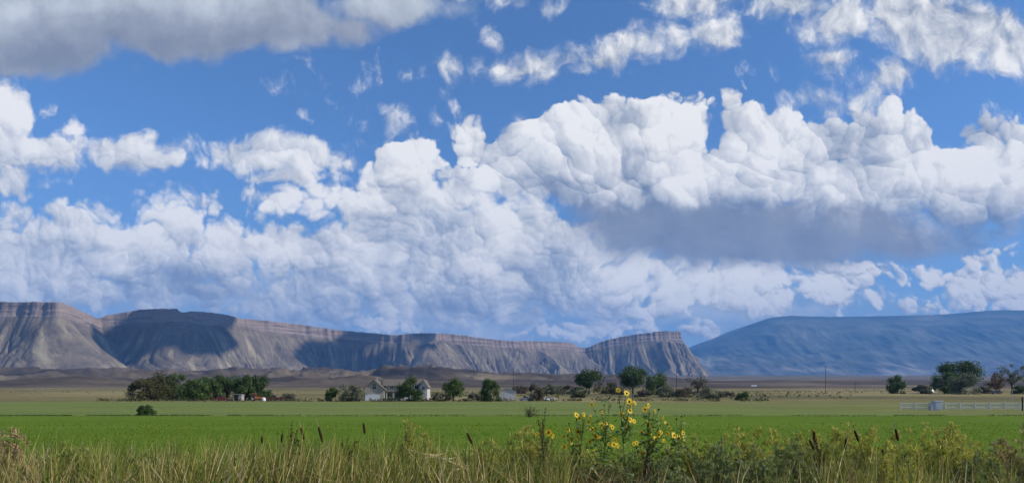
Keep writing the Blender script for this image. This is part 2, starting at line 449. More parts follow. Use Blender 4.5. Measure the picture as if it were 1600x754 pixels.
# ground: the plain lies level to the far edge of the hay fields, then rises gently to the mesas
_gY = np.array([241, 260, 300, 350, 420, 600, 1000, 1500, 2500, 4000, 6000, 9000, 14000, 26000.0])
_gP = np.array([627, 625, 620.5, 617.5, 614.5, 611, 606.5, 603, 597.5, 592, 588.5, 586, 587, 592.0])
_gZ = CAMZ + (HOR - _gP) / F * _gY
_gZ[0] = 0.0
def gz(x, y):
    y = np.asarray(y, float)
    return np.interp(y, _gY, _gZ) * (y > 241)
def gzf(x, y): return float(gz(x, y))
def berm(x, y):
    """low bank along the ditch in front of the camera"""
    return 0.55 * np.exp(-((np.asarray(y, float) - 9.6) / 2.6) ** 2) * (1 + 0.25 * pn(np.asarray(x, float) * 0.35, np.asarray(y, float) * 0.5)) - 0.25 * np.exp(-((np.asarray(y, float) - 4.6) / 1.3) ** 2)
def wx(px, D): return (px - 800.0) / F * D
def wz(py, D): return CAMZ + (HOR - py) / F * D

# ---------------------------------------------------------------- materials
def mat(name, build):
    m = bpy.data.materials.new(name); m.use_nodes = True
    nt = m.node_tree; nt.nodes.clear(); X.nt = nt
    out = nt.nodes.new('ShaderNodeOutputMaterial')
    s = build(nt)
    nt.links.new(s, out.inputs['Surface'])
    return m
def principled(nt, color, rough=0.8, spec=0.3, metal=0.0, bump=None, bstr=0.3, bdist=0.05, coat=0.0):
    p = nt.nodes.new('ShaderNodeBsdfPrincipled')
    if isinstance(color, X): nt.links.new(color.s, p.inputs['Base Color'])
    else: p.inputs['Base Color'].default_value = (*color[:3], 1)
    X.link(rough, p.inputs['Roughness']); p.inputs['Specular IOR Level'].default_value = spec
    p.inputs['Metallic'].default_value = metal; p.inputs['Coat Weight'].default_value = coat
    if bump is not None:
        b = nt.nodes.new('ShaderNodeBump'); b.inputs['Strength'].default_value = bstr; b.inputs['Distance'].default_value = bdist
        nt.links.new(bump.s, b.inputs['Height']); nt.links.new(b.outputs[0], p.inputs['Normal'])
    return p.outputs[0]
def pos(): return X(X.nt.nodes.new('ShaderNodeNewGeometry').outputs['Position'])
def objc(): return X(X.nt.nodes.new('ShaderNodeTexCoord').outputs['Object'])
def island(): return X(X.nt.nodes.new('ShaderNodeNewGeometry').outputs['Random Per Island'])
def attr(n):
    a = X.nt.nodes.new('ShaderNodeAttribute'); a.attribute_name = n
    return X(a.outputs['Fac'])
def leaf_mat(name, stops, transl=0.3, rough=0.6, big=None, spec=0.25):
    def b(nt):
        c = ramp(island(), stops)
        if big:
            n = noise(pos(), big[0], 3.0, 0.5).step(0.35, 0.65)
            c = mix(n * big[2], c, big[1])
        s = principled(nt, c, rough, spec)
        t = nt.nodes.new('ShaderNodeBsdfTranslucent'); nt.links.new(vm('MULTIPLY', c, (1.15, 1.2, 0.7)).s, t.inputs[0])
        m = nt.nodes.new('ShaderNodeMixShader'); m.inputs[0].default_value = transl
        nt.links.new(s, m.inputs[1]); nt.links.new(t.outputs[0], m.inputs[2])
        return m.outputs[0]
    return mat(name, b)
def plain_mat(name, color, rough=0.7, spec=0.3, metal=0.0, var=0.12, scale=3.0, coat=0.0):
    def b(nt):
        n = noise(objc(), scale, 5.0, 0.6)
        c = mix(n, tuple(x * (1 - var * 1.6) for x in color), tuple(min(1, x * (1 + var)) for x in color))
        return principled(nt, c, n.step(0.2, 0.8, rough * 0.85, min(1, rough * 1.1)), spec, metal, coat=coat)
    return mat(name, b)

def b_ground(nt):
    p = pos(); x, y, z = sep(p)
    n1 = noise(p, 0.006, 6.0, 0.6); n2 = noise(vm('MULTIPLY', p, (0.0016, 0.0045, 0.0)), 1.0, 6.0, 0.6); n3 = noise(p, 0.35, 5.0, 0.6)
    c = ramp(n1, [(0.3, (0.12, 0.105, 0.036)), (0.5, (0.23, 0.185, 0.072)), (0.62, (0.34, 0.265, 0.125)), (0.8, (0.17, 0.15, 0.06))])
    c = mix(n2.step(0.50, 0.60) * 0.7, c, (0.085, 0.085, 0.036))
    c = mix(n2.step(0.30, 0.36, 1.0, 0.0), c, (0.30, 0.245, 0.15))
    far = y.step(500, 1700)
    c = mix(far, c, ramp(n2, [(0.36, (0.36, 0.285, 0.165)), (0.45, (0.17, 0.13, 0.085)), (0.55, (0.095, 0.075, 0.055)), (0.64, (0.26, 0.205, 0.13))]))
    c = mix(n3 * 0.35, c, (0.06, 0.058, 0.032))
    return principled(nt, c, 0.95, 0.1, bump=n3, bstr=0.5, bdist=0.3)
M_ground = mat('dry_plain_soil', b_ground)

def b_field(cols, streak, rough=None):
    def b(nt):
        p = pos()
        n1 = noise(vm('MULTIPLY', p, (0.02, 0.05, 0.0)), 1.0, 6.0, 0.6); n2 = noise(p, 1.6, 5.0, 0.65); n3 = noise(vm('MULTIPLY', p, streak), 1.0, 4.0, 0.6)
        c = ramp(n1, cols)
        if rough:                                  # the hay gives way to rough pasture
            x, y, z = sep(p)
            f = (x + (n1 - 0.5) * 90.0 + (y - 150.0) * 0.15).step(15.0, 75.0)
            c = mix(f, c, ramp(noise(vm('MULTIPLY', p, (0.03, 0.12, 0.0)), 1.0, 5.0, 0.6), rough))
        c = mix(n3.step(0.45, 0.7) * 0.55, c, tuple(q * 1.35 for q in cols[1][1]))
        c = mix(n2.step(0.5, 0.75) * 0.5, c, tuple(q * 0.5 for q in cols[0][1]))
        return principled(nt, c, 0.9, 0.03, bump=n2, bstr=0.6, bdist=0.2)
    return b
M_field = mat('alfalfa_green', b_field([(0.3, (0.084, 0.142, 0.012)), (0.5, (0.106, 0.168, 0.016)), (0.7, (0.134, 0.186, 0.026))], (0.006, 0.30, 0)))
M_cut = mat('cut_hay_green', b_field([(0.3, (0.122, 0.160, 0.040)), (0.5, (0.152, 0.188, 0.050)), (0.7, (0.186, 0.204, 0.066))], (0.06, 0.5, 0), [(0.36, (0.125, 0.135, 0.042)), (0.5, (0.175, 0.175, 0.060)), (0.64, (0.245, 0.215, 0.095))]))
M_track = mat('pale_track_dust', lambda nt: principled(nt, ramp(noise(pos(), 0.5, 5.0), [(0.3, (0.15, 0.135, 0.07)), (0.7, (0.22, 0.19, 0.11))]), 0.95, 0.1))
def b_verge(nt):
    n = noise(pos(), 4.0, 6.0, 0.65)
    return principled(nt, ramp(n, [(0.3, (0.035, 0.028, 0.014)), (0.55, (0.09, 0.07, 0.035)), (0.75, (0.17, 0.13, 0.07))]), 0.95, 0.1, bump=n, bstr=0.7, bdist=0.08)
M_verge = mat('verge_soil', b_verge)

def b_mesa(nt):
    p = pos(); x, y, z = sep(p)
    cap = attr('cap'); t = attr('down')
    n1 = noise(vm('MULTIPLY', p, (0.004, 0.004, 0.010)), 1.0, 6.0, 0.6)
    n2 = noise(vm('MULTIPLY', p, (0.03, 0.03, 0.012)), 1.0, 5.0, 0.6)
    shale = ramp(n1 * 0.55 + n2 * 0.45, [(0.36, (0.084, 0.066, 0.050)), (0.46, (0.136, 0.108, 0.082)), (0.55, (0.180, 0.144, 0.106)), (0.66, (0.275, 0.228, 0.155))])
    st = noise(xyz(attr('along') * 1.5, t * 1.6, 0.0), 1.0, 5.0, 0.65)  # pale and dark streaks: marl tones, also painted light and shade of gullies
    shale = mix(st.step(0.50, 0.66) * t.step(0.08, 0.2) * 0.75, shale, (0.36, 0.305, 0.20))
    shale = mix(st.step(0.50, 0.36) * 0.5, shale, (0.085, 0.075, 0.066))
    # beds in the sandstone cap and the slope just below it
    bed = noise(xyz(x * 0.0015, y * 0.0015, z * 0.055 + n1 * 0.8), 1.0, 4.0, 0.6)
    rock = ramp(bed, [(0.34, (0.11, 0.090, 0.080)), (0.46, (0.22, 0.168, 0.142)), (0.55, (0.29, 0.225, 0.19)), (0.66, (0.16, 0.128, 0.112))])
    c = mix(cap, shale, rock)
    c = mix(n2.step(0.52, 0.62) * t.step(0.06, 0.22) * t.step(0.25, 0.5, 1.0, 0.0) * 0.5, c, (0.085, 0.085, 0.07))
    return principled(nt, c, 0.95, 0.1, bump=noise(p, 0.05, 5.0, 0.65), bstr=0.6, bdist=6.0)
M_mesa = mat('shale_and_sandstone', b_mesa)
def b_foot(nt):
    p = pos(); x, y, z = sep(p)
    n1 = noise(vm('MULTIPLY', p, (0.0022, 0.0022, 0.006)), 1.0, 6.0, 0.6); n2 = noise(p, 0.035, 5.0, 0.65)
    c = ramp(n1, [(0.36, (0.042, 0.031, 0.022)), (0.46, (0.068, 0.050, 0.035)), (0.55, (0.110, 0.082, 0.056)), (0.66, (0.20, 0.155, 0.10))])  # clay browns, darkened so the colour holds cloud shade over hills and swells
    c = mix(n2.step(0.5, 0.7) * 0.6, c, (0.075, 0.068, 0.045))
    return principled(nt, c, 0.95, 0.1, bump=n2, bstr=0.7, bdist=3.0)
M_foot = mat('adobe_clay_hills', b_foot)
def b_mount(nt):
    p = pos(); x, y, z = sep(p)
    n1 = noise(vm('MULTIPLY', p, (0.0008, 0.0008, 0.0016)), 1.0, 7.0, 0.6)
    forest = ramp(n1, [(0.38, (0.055, 0.075, 0.055)), (0.52, (0.10, 0.115, 0.080)), (0.66, (0.18, 0.18, 0.135))])
    clay = ramp(n1, [(0.40, (0.08, 0.085, 0.06)), (0.52, (0.16, 0.15, 0.115)), (0.60, (0.30, 0.27, 0.21))])
    c = mix((z + (n1 - 0.5) * 500.0).step(620, 900), clay, forest)
    bd = noise(xyz(x * 0.00025, y * 0.00025, z * 0.0075 + n1 * 1.2), 1.0, 4.0, 0.6)
    c = mix(bd.step(0.52, 0.62) * 0.28, c, (0.22, 0.205, 0.165))
    c = mix(bd.step(0.46, 0.36) * 0.25, c, (0.035, 0.045, 0.035))
    return principled(nt, c, 0.95, 0.1)
M_mount = mat('forested_mountain', b_mount)

# ---------------------------------------------------------------- terrain
def sinh_axis(lo, hi, n, s):
    t = np.linspace(math.asinh(lo / s), math.asinh(hi / s), n)
    return np.sinh(t) * s
def sheet(name, x0, x1, y0, y1, dz, m, nx=40, ny=12, label=None, cat='field', wob=0.0, fn=None):
    xs = np.linspace(x0, x1, nx); ys = np.linspace(y0, y1, ny)
    A, B = np.meshgrid(xs, ys, indexing='ij')
    B2 = B + wob * fb(A * 0.03, B * 0.0 + name.__len__(), 3) * ss(0, 1, np.abs(B - (y0 + y1) / 2) / ((y1 - y0) / 2) * 1.0)
    V = np.stack([A, B2, (fn or gz)(A, B2) + dz], -1)
    return tag(grid_obj(name, V, m), label, cat, kind='structure')
xs = sinh_axis(-23000, 23000, 180, 60); ys = np.unique(np.concatenate([sinh_axis(-3000, 26000, 170, 60), _gY]))
A, B = np.meshgrid(xs, ys, indexing='ij')
tag(grid_obj('ground', np.stack([A, B, gz(A, B) - 0.02], -1), M_ground), 'dry olive and tan valley plain rising gently to the hills', 'ground', kind='structure')
sheet('field', -75, 75, 14.5, 80.5, 0.0, M_field, 60, 20, 'bright green hay field just behind the weeds', 'field', 0.4)
sheet('field', -190, 235, 80.9, 238, 0.0, M_cut, 120, 24, 'paler cut hay field before the farmhouse, turning to rough pasture at the right', 'field', 0.5)
sheet('path', -45, 42, 238.2, 240.8, 0.004, M_track, 30, 3, 'pale dirt track along the far edge of the hay field', 'path', 0.0)
sheet('path', 181, 189, 262, 268, 0.03, M_track, 8, 4, 'short pale gravel drive below the big tree', 'path', 0.0)
sheet('verge', -30, 30, 2.0, 15.5, 0.02, M_verge, 120, 60, 'brown soil bank under the roadside weeds', 'verge', 0.0, fn=berm)

def spl(xs, ys, x):
    """smooth interpolation (monotone-ish Hermite) through points"""
    xs = np.asarray(xs, float); ys = np.asarray(ys, float)
    d = np.diff(ys) / np.diff(xs); m = np.concatenate([[d[0]], np.where(d[:-1] * d[1:] > 0, 2 * d[:-1] * d[1:] / (d[:-1] + d[1:] + 1e-12), 0), [d[-1]]])
    i = np.clip(np.searchsorted(xs, x) - 1, 0, len(xs) - 2); h = xs[i + 1] - xs[i]; t = (x - xs[i]) / h
    return (ys[i] * (1 + 2 * t) * (1 - t) ** 2 + m[i] * h * t * (1 - t) ** 2 + ys[i + 1] * t * t * (3 - 2 * t) + m[i + 1] * h * t * t * (t - 1))

def build_mesa():
    sky = [(-420, 470), (-200, 468), (0, 471), (60, 471), (95, 472), (105, 475), (120, 482), (135, 488), (146, 494), (155, 497), (165, 493), (190, 488), (215, 484), (240, 482), (275, 482), (281, 486), (286, 488), (300, 486), (345, 490), (380, 497),
           (430, 502), (480, 508), (520, 514), (560, 518), (600, 522), (615, 523), (640, 521), (660, 520), (700, 521), (740, 526), (800, 532), (860, 533), (893, 535), (903, 541), (915, 543), (935, 535), (960, 528), (1000, 521), (1040, 517), (1057, 517), (1064, 518.5)]
    dist = [(-420, 4250), (-200, 4250), (0, 4330), (90, 4300), (130, 4700), (158, 5150), (200, 5200), (250, 5050), (285, 5000), (330, 5350), (420, 5950), (480, 6350), (560, 6560), (610, 6500), (645, 6480), (700, 6900), (760, 7180), (800, 7350), (890, 8050), (912, 8330), (940, 8330), (1000, 8330), (1050, 8420), (1064, 8480)]
    q = np.linspace(-420, 1064, 1500)
    D = spl(*zip(*dist), q); Yt = spl(*zip(*sky), q)
    x = (q - 800) / F * D; y = D.copy(); z = wz(Yt, D)
    # the butte's far side: turn the rim back behind its end
    k = np.linspace(0, 1, 90)[1:]
    ex = x[-1] + 60 * np.sin(k * 1.5) - 900 * k ** 2; ey = y[-1] + 1500 * k; ez = z[-1] - 70 * k
    x = np.concatenate([x, ex]); y = np.concatenate([y, ey]); z = np.concatenate([z, ez])
    # resample evenly along the rim
    L = np.concatenate([[0], np.cumsum(np.hypot(np.diff(x), np.diff(y)))])
    n = 2600; s = np.linspace(0, L[-1], n)
    x, y, z = np.interp(s, L, x), np.interp(s, L, y), np.interp(s, L, z)
    def smooth(a, w):
        k = np.hanning(w); k /= k.sum()
        return np.convolve(np.pad(a, w // 2, mode='edge'), k, 'valid')[:n]
    ds = s[1] - s[0]
    w = int(420 / ds) | 1
    tx = smooth(np.gradient(x), w); ty = smooth(np.gradient(y), w)
    tl = np.hypot(tx, ty); nx, ny = ty / tl, -tx / tl              # outward: towards the valley
    rim_wob = 26 * ridged(s / 170, s * 0, 3) + 9 * pn(s / 38, s * 0 + 3)
    t = np.concatenate([np.array([-1.4, -0.9, -0.5, -0.22, -0.08, -0.02]), np.linspace(0, 0.05, 14), np.linspace(0.06, 0.16, 14), np.linspace(0.17, 1.0, 84), np.array([1.06, 1.14, 1.25])])
    T, Sx = np.meshgrid(t, s, indexing='xy')                        # (n, m)
    base = np.interp(y - 450, _gY, _gZ) - 14
    H = z - base
    W = 0.98 * H * (1 + 0.18 * pn(s / 900, s * 0 + 8.8))
    # profile: sandstone steps, then a concave shale slope
    pt = np.array([0, 0.006, 0.012, 0.026, 0.030, 0.046, 0.06, 0.10, 0.16, 0.26, 0.40, 0.55, 0.70, 0.84, 0.95, 1.06, 1.25])
    ph = np.array([1, 0.985, 0.905, 0.895, 0.835, 0.820, 0.800, 0.745, 0.668, 0.545, 0.39, 0.258, 0.150, 0.072, 0.030, 0.0, -0.06])
    pr = np.where(T >= 0, np.interp(T, pt, ph), 1.0 - 0.66 * np.maximum(0, -T - 0.015))
    # buttresses and hollows, then gullies cut by running water
    wob = 120 * fb(Sx / 520, T * 1.1 + 5, 3) + 30 * fb(Sx / 110, T * 3, 2)
    Sg = Sx + wob * ss(0.03, 0.8, T)
    g0 = fb(Sg / 760 + 1.3, T * 0.4, 2)
    g1 = ridged(Sg / 300 + 3.1, T * 0.6 + 2.0, 2, 0.5)
    env = ss(0.05, 0.28, T) * (1 - 0.85 * ss(0.80, 1.08, T))
    Z = base[:, None] + H[:, None] * pr + (190 * g0 + 95 * (g1 - 0.62) + 9 * fb(Sx / 45, T * 8, 3)) * env
    i0 = int(np.searchsorted(t, 0.045)); nt_ = len(t)
    cols = np.arange(n)
    hard = np.clip(0.55 + 0.9 * fb(s / 420 + 7, s * 0, 2), 0.15, 1.3)
    for it in range(26):
        acc = np.ones(n)
        for i in range(i0, nt_ - 1):
            nxt = Z[:, i + 1]
            l = np.roll(nxt, 1); r_ = np.roll(nxt, -1); l2 = np.roll(nxt, 2); r2 = np.roll(nxt, -2)
            st = np.stack([l2 + 1.0, l + 0.4, nxt, r_ + 0.4, r2 + 1.0])
            dst = (cols + np.argmin(st, 0) - 2) % n
            na = np.ones(n); np.add.at(na, dst, acc); acc = na
            Z[:, i + 1] -= 0.85 * np.minimum(acc, 900) ** 0.44 * env[:, i + 1] * hard
        zl = np.roll(Z, 1, 0); zr = np.roll(Z, -1, 0)
        lap = (zl + zr) / 2 - Z
        k = 0.10 + 0.5 * np.clip((np.abs(zl - Z) + np.abs(zr - Z)) / (2 * ds) - 0.75, 0, 1)
        Z[:, i0:] += (lap * k)[:, i0:]
    dz = Z - (base[:, None] + H[:, None] * pr)
    Z += 14 * env * (T > 0.05)
    small = ss(0.0, 0.03, T) * (1 - ss(0.05, 0.12, T))
    Z += 6 * fb(Sx / 26, T * 22, 2) * small
    crest = 5.5 * fb(s / 60, s * 0 + 2.2, 3)
    Z += (crest * (y / 6000))[:, None] * (T < 0.03)
    out = W[:, None] * T + (rim_wob - 20)[:, None] * np.clip(1 - T * 2.5, 0, 1) * (T >= 0) + 130 * g0 * ss(0.1, 0.7, T) * (T < 1.2)
    out = np.where(T < 0, T * 900, out)
    Xw = x[:, None] + nx[:, None] * out; Yw = y[:, None] + ny[:, None] * out
    cap = (1 - ss(0.032, 0.060, T + 0.02 * fb(Sx / 120, T * 5, 2)))
    V = np.stack([Xw, Yw, Z], -1)
    return tag(grid_obj('mesa', V, M_mesa, True, {'cap': cap, 'down': T, 'along': Sg / 100.0}), 'long grey shale mesa with gullied slopes and a sandstone rim, ending in a butte', 'mesa', kind='structure')
build_mesa()

def build_foothills():
    u = np.linspace(-0.95, 0.30, 1000); D = np.geomspace(850, 4700, 230)
    U, DD = np.meshgrid(u, D, indexing='ij')
    px = 800 + U * F
    xw, yw = U * DD, DD
    g = gz(xw, yw)
    warp = 240 * fb(xw / 900, yw / 900, 2)
    r = ridged((xw + warp) / 420, (yw - warp) / 520, 4, 0.55)
    f = fb((xw + 900) / 1300, yw / 1000, 3)
    # how high the hills stand, along the view and into the distance
    amp_px = np.interp(px, [-300, 0, 160, 300, 400, 440, 500, 560, 620, 660, 720, 790, 860, 940, 1040, 1120], [19, 18, 17, 17, 19, 23, 19, 15, 25, 24, 17, 13, 10, 9, 7, 0])
    back = np.exp(-((np.log(DD / 2900)) / 0.33) ** 2)
    front_px = np.interp(px, [-300, 0, 80, 150, 210, 330, 420, 500, 560, 620, 700, 800, 900, 1100], [13, 14, 15, 13, 7, 6, 8, 13, 17, 12, 7, 5, 3, 0])
    front = np.exp(-((np.log(DD / 1500)) / 0.16) ** 2)
    h = back * amp_px / F * 2900 * np.clip(0.55 + 2.0 * (r - 0.52) + 0.6 * f, 0.02, 1.25) + front * front_px / F * 1500 * np.clip(0.60 + 1.1 * (r - 0.52) + 0.4 * f, 0.05, 1.25)
    h += (9.0 * (ridged(xw / 130, yw / 170, 3) - 0.6) + 2.5 * fb(xw / 50, yw / 70, 2)) * np.clip(h / 15, 0, 1)
    edge = ss(0, 0.04, (u[-1] - U)) * ss(850, 1100, DD) * (1 - ss(3800, 4700, DD))
    V = np.stack([xw, yw, g + h * edge - 1.5 * (1 - edge) - 0.4], -1)
    return tag(grid_obj('foothills', V, M_foot), 'low brown clay hills at the foot of the mesa', 'hills', kind='structure')
build_foothills()

def build_swells():
    """low brown swells on the plain to the right"""
    u = np.linspace(0.22, 0.95, 420); D = np.geomspace(900, 3600, 110)
    U, DD = np.meshgrid(u, D, indexing='ij'); xw, yw = U * DD, DD
    h = 16 * np.exp(-((np.log(DD / 2300)) / 0.25) ** 2) * np.clip(0.45 + 0.9 * fb(xw / 800, yw / 500, 3), 0, 1.2) + 5 * np.exp(-((np.log(DD / 1300)) / 0.15) ** 2) * np.clip(0.3 + 0.9 * fb(xw / 500, yw / 300 + 4, 3), 0, 1.2)
    edge = ss(0, 0.06, U - u[0]) * ss(900, 1100, DD) * (1 - ss(3000, 3600, DD))
    V = np.stack([xw, yw, gz(xw, yw) + h * edge - 1.0 * (1 - edge) - 0.3], -1)
    return tag(grid_obj('hills', V, M_foot), 'low dark brown swells on the plain below the mountain', 'hills', kind='structure')
build_swells()

def build_mountain():
    sky = [(1000, 590), (1060, 566), (1084, 546), (1105, 536), (1130, 525), (1160, 514), (1185, 503), (1205, 496), (1240, 493), (1270, 494), (1300, 494.5), (1400, 493), (1470, 491), (1530, 486), (1570, 484), (1620, 485), (1750, 488), (1950, 486), (2300, 492)]
    q = np.linspace(1000, 2300, 620); D0 = 19000.0
    Yt = spl(*zip(*sky), q)
    v = np.concatenate([np.linspace(-0.5, 0, 8)[:-1], np.linspace(0, 1, 120)])
    Q, Vv = np.meshgrid(q, v, indexing='ij')
    Dd = D0 - 5200 * np.clip(Vv, 0, 1) - Vv.clip(max=0) * 6000
    ztop = wz(Yt, D0); zb = np.interp(D0 - 5200, _gY, _gZ) - 20
    bench = np.interp(Q, [1000, 1230, 1300, 1420, 1500, 2300], [560, 552, 545, 536, 534, 530])       # the lower bench below the forest slope
    zben = (wz(bench, 16600.0) - zb) / (ztop[:, None] - zb)
    prof = np.where(Vv < 0, 1.0, 0)
    pv = np.clip(Vv, 0, 1)
    a = np.interp(pv, [0, 0.02, 0.035, 0.12, 0.14, 0.25, 0.27, 0.46], [1.0, 0.985, 0.90, 0.78, 0.70, 0.50, 0.42, 0.0])
    prof = np.where(pv < 0.46, zben + (1 - zben) * a, zben * np.interp(pv, [0.46, 0.52, 0.62, 0.78, 0.92, 1.0], [1, 0.97, 0.72, 0.36, 0.10, 0]))
    prof = np.where(Vv < 0, 1 + 0.05 * Vv, prof)
    xw = (Q - 800) / F * D0 + 260 * fb(Q / 40, Vv * 2, 2) * pv; yw = Dd
    r = ridged(xw / 1100, pv * 1.6 + 3, 4, 0.6)
    z = zb + (ztop[:, None] - zb) * prof + 170 * (r - 0.6) * ss(0.03, 0.3, pv) * (1 - ss(0.85, 1.0, pv))
    return tag(grid_obj('mountain', np.stack([xw, yw, z], -1), M_mount), 'long flat-topped blue mountain on the far right', 'mountain', kind='structure')
build_mountain()

# unseen clouds added above the picture so their shadows darken the mesa
def ico(sub):
    import bmesh
    bm = bmesh.new(); bmesh.ops.create_icosphere(bm, subdivisions=sub, radius=1.0)
    v = np.array([q.co[:] for q in bm.verts]); f = [tuple(q.index for q in p.verts) for p in bm.faces]; bm.free()
    return v, f
ICO3 = ico(3)
M_cloud = mat('cloud_white', lambda nt: principled(nt, (0.88, 0.89, 0.91), 1.0, 0.0))
def shading_cloud(px, D, alt, rx, ry, label, seed):
    """a cumulus whose shadow falls round the point seen at px at distance D"""
    r = np.random.default_rng(seed)
    gx, gy, g_ = wx(px, D), D, gzf(0, D) + 150
    k = (alt - g_) / SUN_DIR.z
    c = np.array([gx + SUN_DIR.x * k, gy + SUN_DIR.y * k, alt])
    b = MB(); v, f = ICO3
    for i in range(46):
        a = r.random() * 6.283; q = r.random() ** 0.5 * 1.1
        o = np.array([math.cos(a) * rx * q, math.sin(a) * ry * q, 0])
        R_ = (0.12 + 0.36 * r.random() ** 1.6) * min(rx, ry) * (1.15 - 0.45 * q)
        n_ = 1 + 0.30 * fb(v[:, 0] * 2.0 + i * 3.3, v[:, 1] * 2.0 + v[:, 2] * 2.7, 3)
        w_ = v * n_[:, None] * np.array([R_ * 1.2, R_ * 1.2, R_ * 0.75]); w_[:, 2] = np.maximum(w_[:, 2], -0.18 * R_)
        b.add(w_ + o + np.array([0, 0, 0]), f)
    o = b.build('cloud', M_cloud, smooth=True)
    o.location = c
    tag(o, label, 'cloud')
for i, (px, D, alt, rx, ry, lab) in enumerate([
        (218, 5150, 3600, 390, 420, 'unseen cumulus cloud added overhead to shade the saddle of the mesa'),
        (552, 6350, 3900, 500, 400, 'broad unseen cumulus cloud added overhead to shade the middle of the long mesa'),
        ]):
    shading_cloud(px, D, alt, rx, ry, lab, 40 + i)

# the air between here and the mountains
def build_haze():
    b = MB(); b.box((-24000, -3500, -3.5), (24000, 26800, 2350))
    def mk(nt):
        v = nt.nodes.new('ShaderNodeVolumePrincipled')
        v.inputs['Color'].default_value = (0.15, 0.43, 1.0, 1); v.inputs['Density'].default_value = HAZE
        v.inputs['Anisotropy'].default_value = 0.0
        return v.outputs[0]
    m = bpy.data.materials.new('haze_air'); m.use_nodes = True
    nt = m.node_tree; nt.nodes.clear(); out = nt.nodes.new('ShaderNodeOutputMaterial')
    nt.links.new(mk(nt), out.inputs['Volume'])
    tag(b.build('haze', m), 'thin blue haze over the whole valley', 'haze', kind='stuff')
HAZE = 4.7e-5
build_haze()
SC.cycles.volume_bounces = 0
SC.cycles.max_bounces = 6; SC.cycles.diffuse_bounces = 2; SC.cycles.glossy_bounces = 1; SC.cycles.transmission_bounces = 3; SC.cycles.transparent_max_bounces = 4
# ---------------------------------------------------------------- trees and shrubs
def leaf_quads(centres, size, r, outward=None, lean=0.6, aspect=1.0):
    """one small quad per centre, turned partly outward, partly at random"""
    n = len(centres)
    nrm = r.normal(size=(n, 3)); nrm /= np.linalg.norm(nrm, axis=1, keepdims=True)
    if outward is not None:
        nrm = nrm * (1 - lean) + outward * lean; nrm /= np.linalg.norm(nrm, axis=1, keepdims=True) + 1e-9
    a = r.normal(size=(n, 3)); u = np.cross(nrm, a); u /= np.linalg.norm(u, axis=1, keepdims=True) + 1e-9
    w = np.cross(nrm, u)
    s = (size * (0.6 + 0.8 * r.random(n)))[:, None]
    u = u * s; w = w * s * aspect
    return np.stack([centres - u * 0.5, centres - w * 0.38 + u * 0.1, centres + u * 0.55, centres + w * 0.42], 1)
G_DARK = [(0.0, (0.028, 0.053, 0.016)), (0.5, (0.046, 0.087, 0.023)), (1.0, (0.085, 0.132, 0.037))]
G_MID = [(0.0, (0.043, 0.078, 0.020)), (0.5, (0.071, 0.118, 0.031)), (1.0, (0.124, 0.171, 0.053))]
G_OLIVE = [(0.0, (0.045, 0.051, 0.017)), (0.5, (0.081, 0.082, 0.032)), (1.0, (0.128, 0.122, 0.055))]
G_SAGE = [(0.0, (0.078, 0.090, 0.056)), (0.5, (0.127, 0.139, 0.090)), (1.0, (0.202, 0.209, 0.139))]
G_BROWN = [(0.0, (0.068, 0.059, 0.041)), (0.5, (0.115, 0.100, 0.070)), (1.0, (0.176, 0.151, 0.108))]
G_RUST = [(0.0, (0.101, 0.061, 0.041)), (0.5, (0.155, 0.095, 0.065)), (1.0, (0.216, 0.142, 0.101))]
M_leaf = {k: leaf_mat('foliage_' + k, c, 0.25, 0.65) for k, c in (('dark', G_DARK), ('mid', G_MID), ('olive', G_OLIVE), ('sage', G_SAGE), ('brown', G_BROWN), ('rust', G_RUST))}
def b_bark(nt):
    n = noise(vm('MULTIPLY', objc(), (6, 6, 1.2)), 1.0, 5.0, 0.65)
    return principled(nt, ramp(n, [(0.3, (0.045, 0.034, 0.024)), (0.7, (0.13, 0.10, 0.075))]), 0.95, 0.1, bump=n, bstr=0.6, bdist=0.03)
M_bark = mat('bark', b_bark)

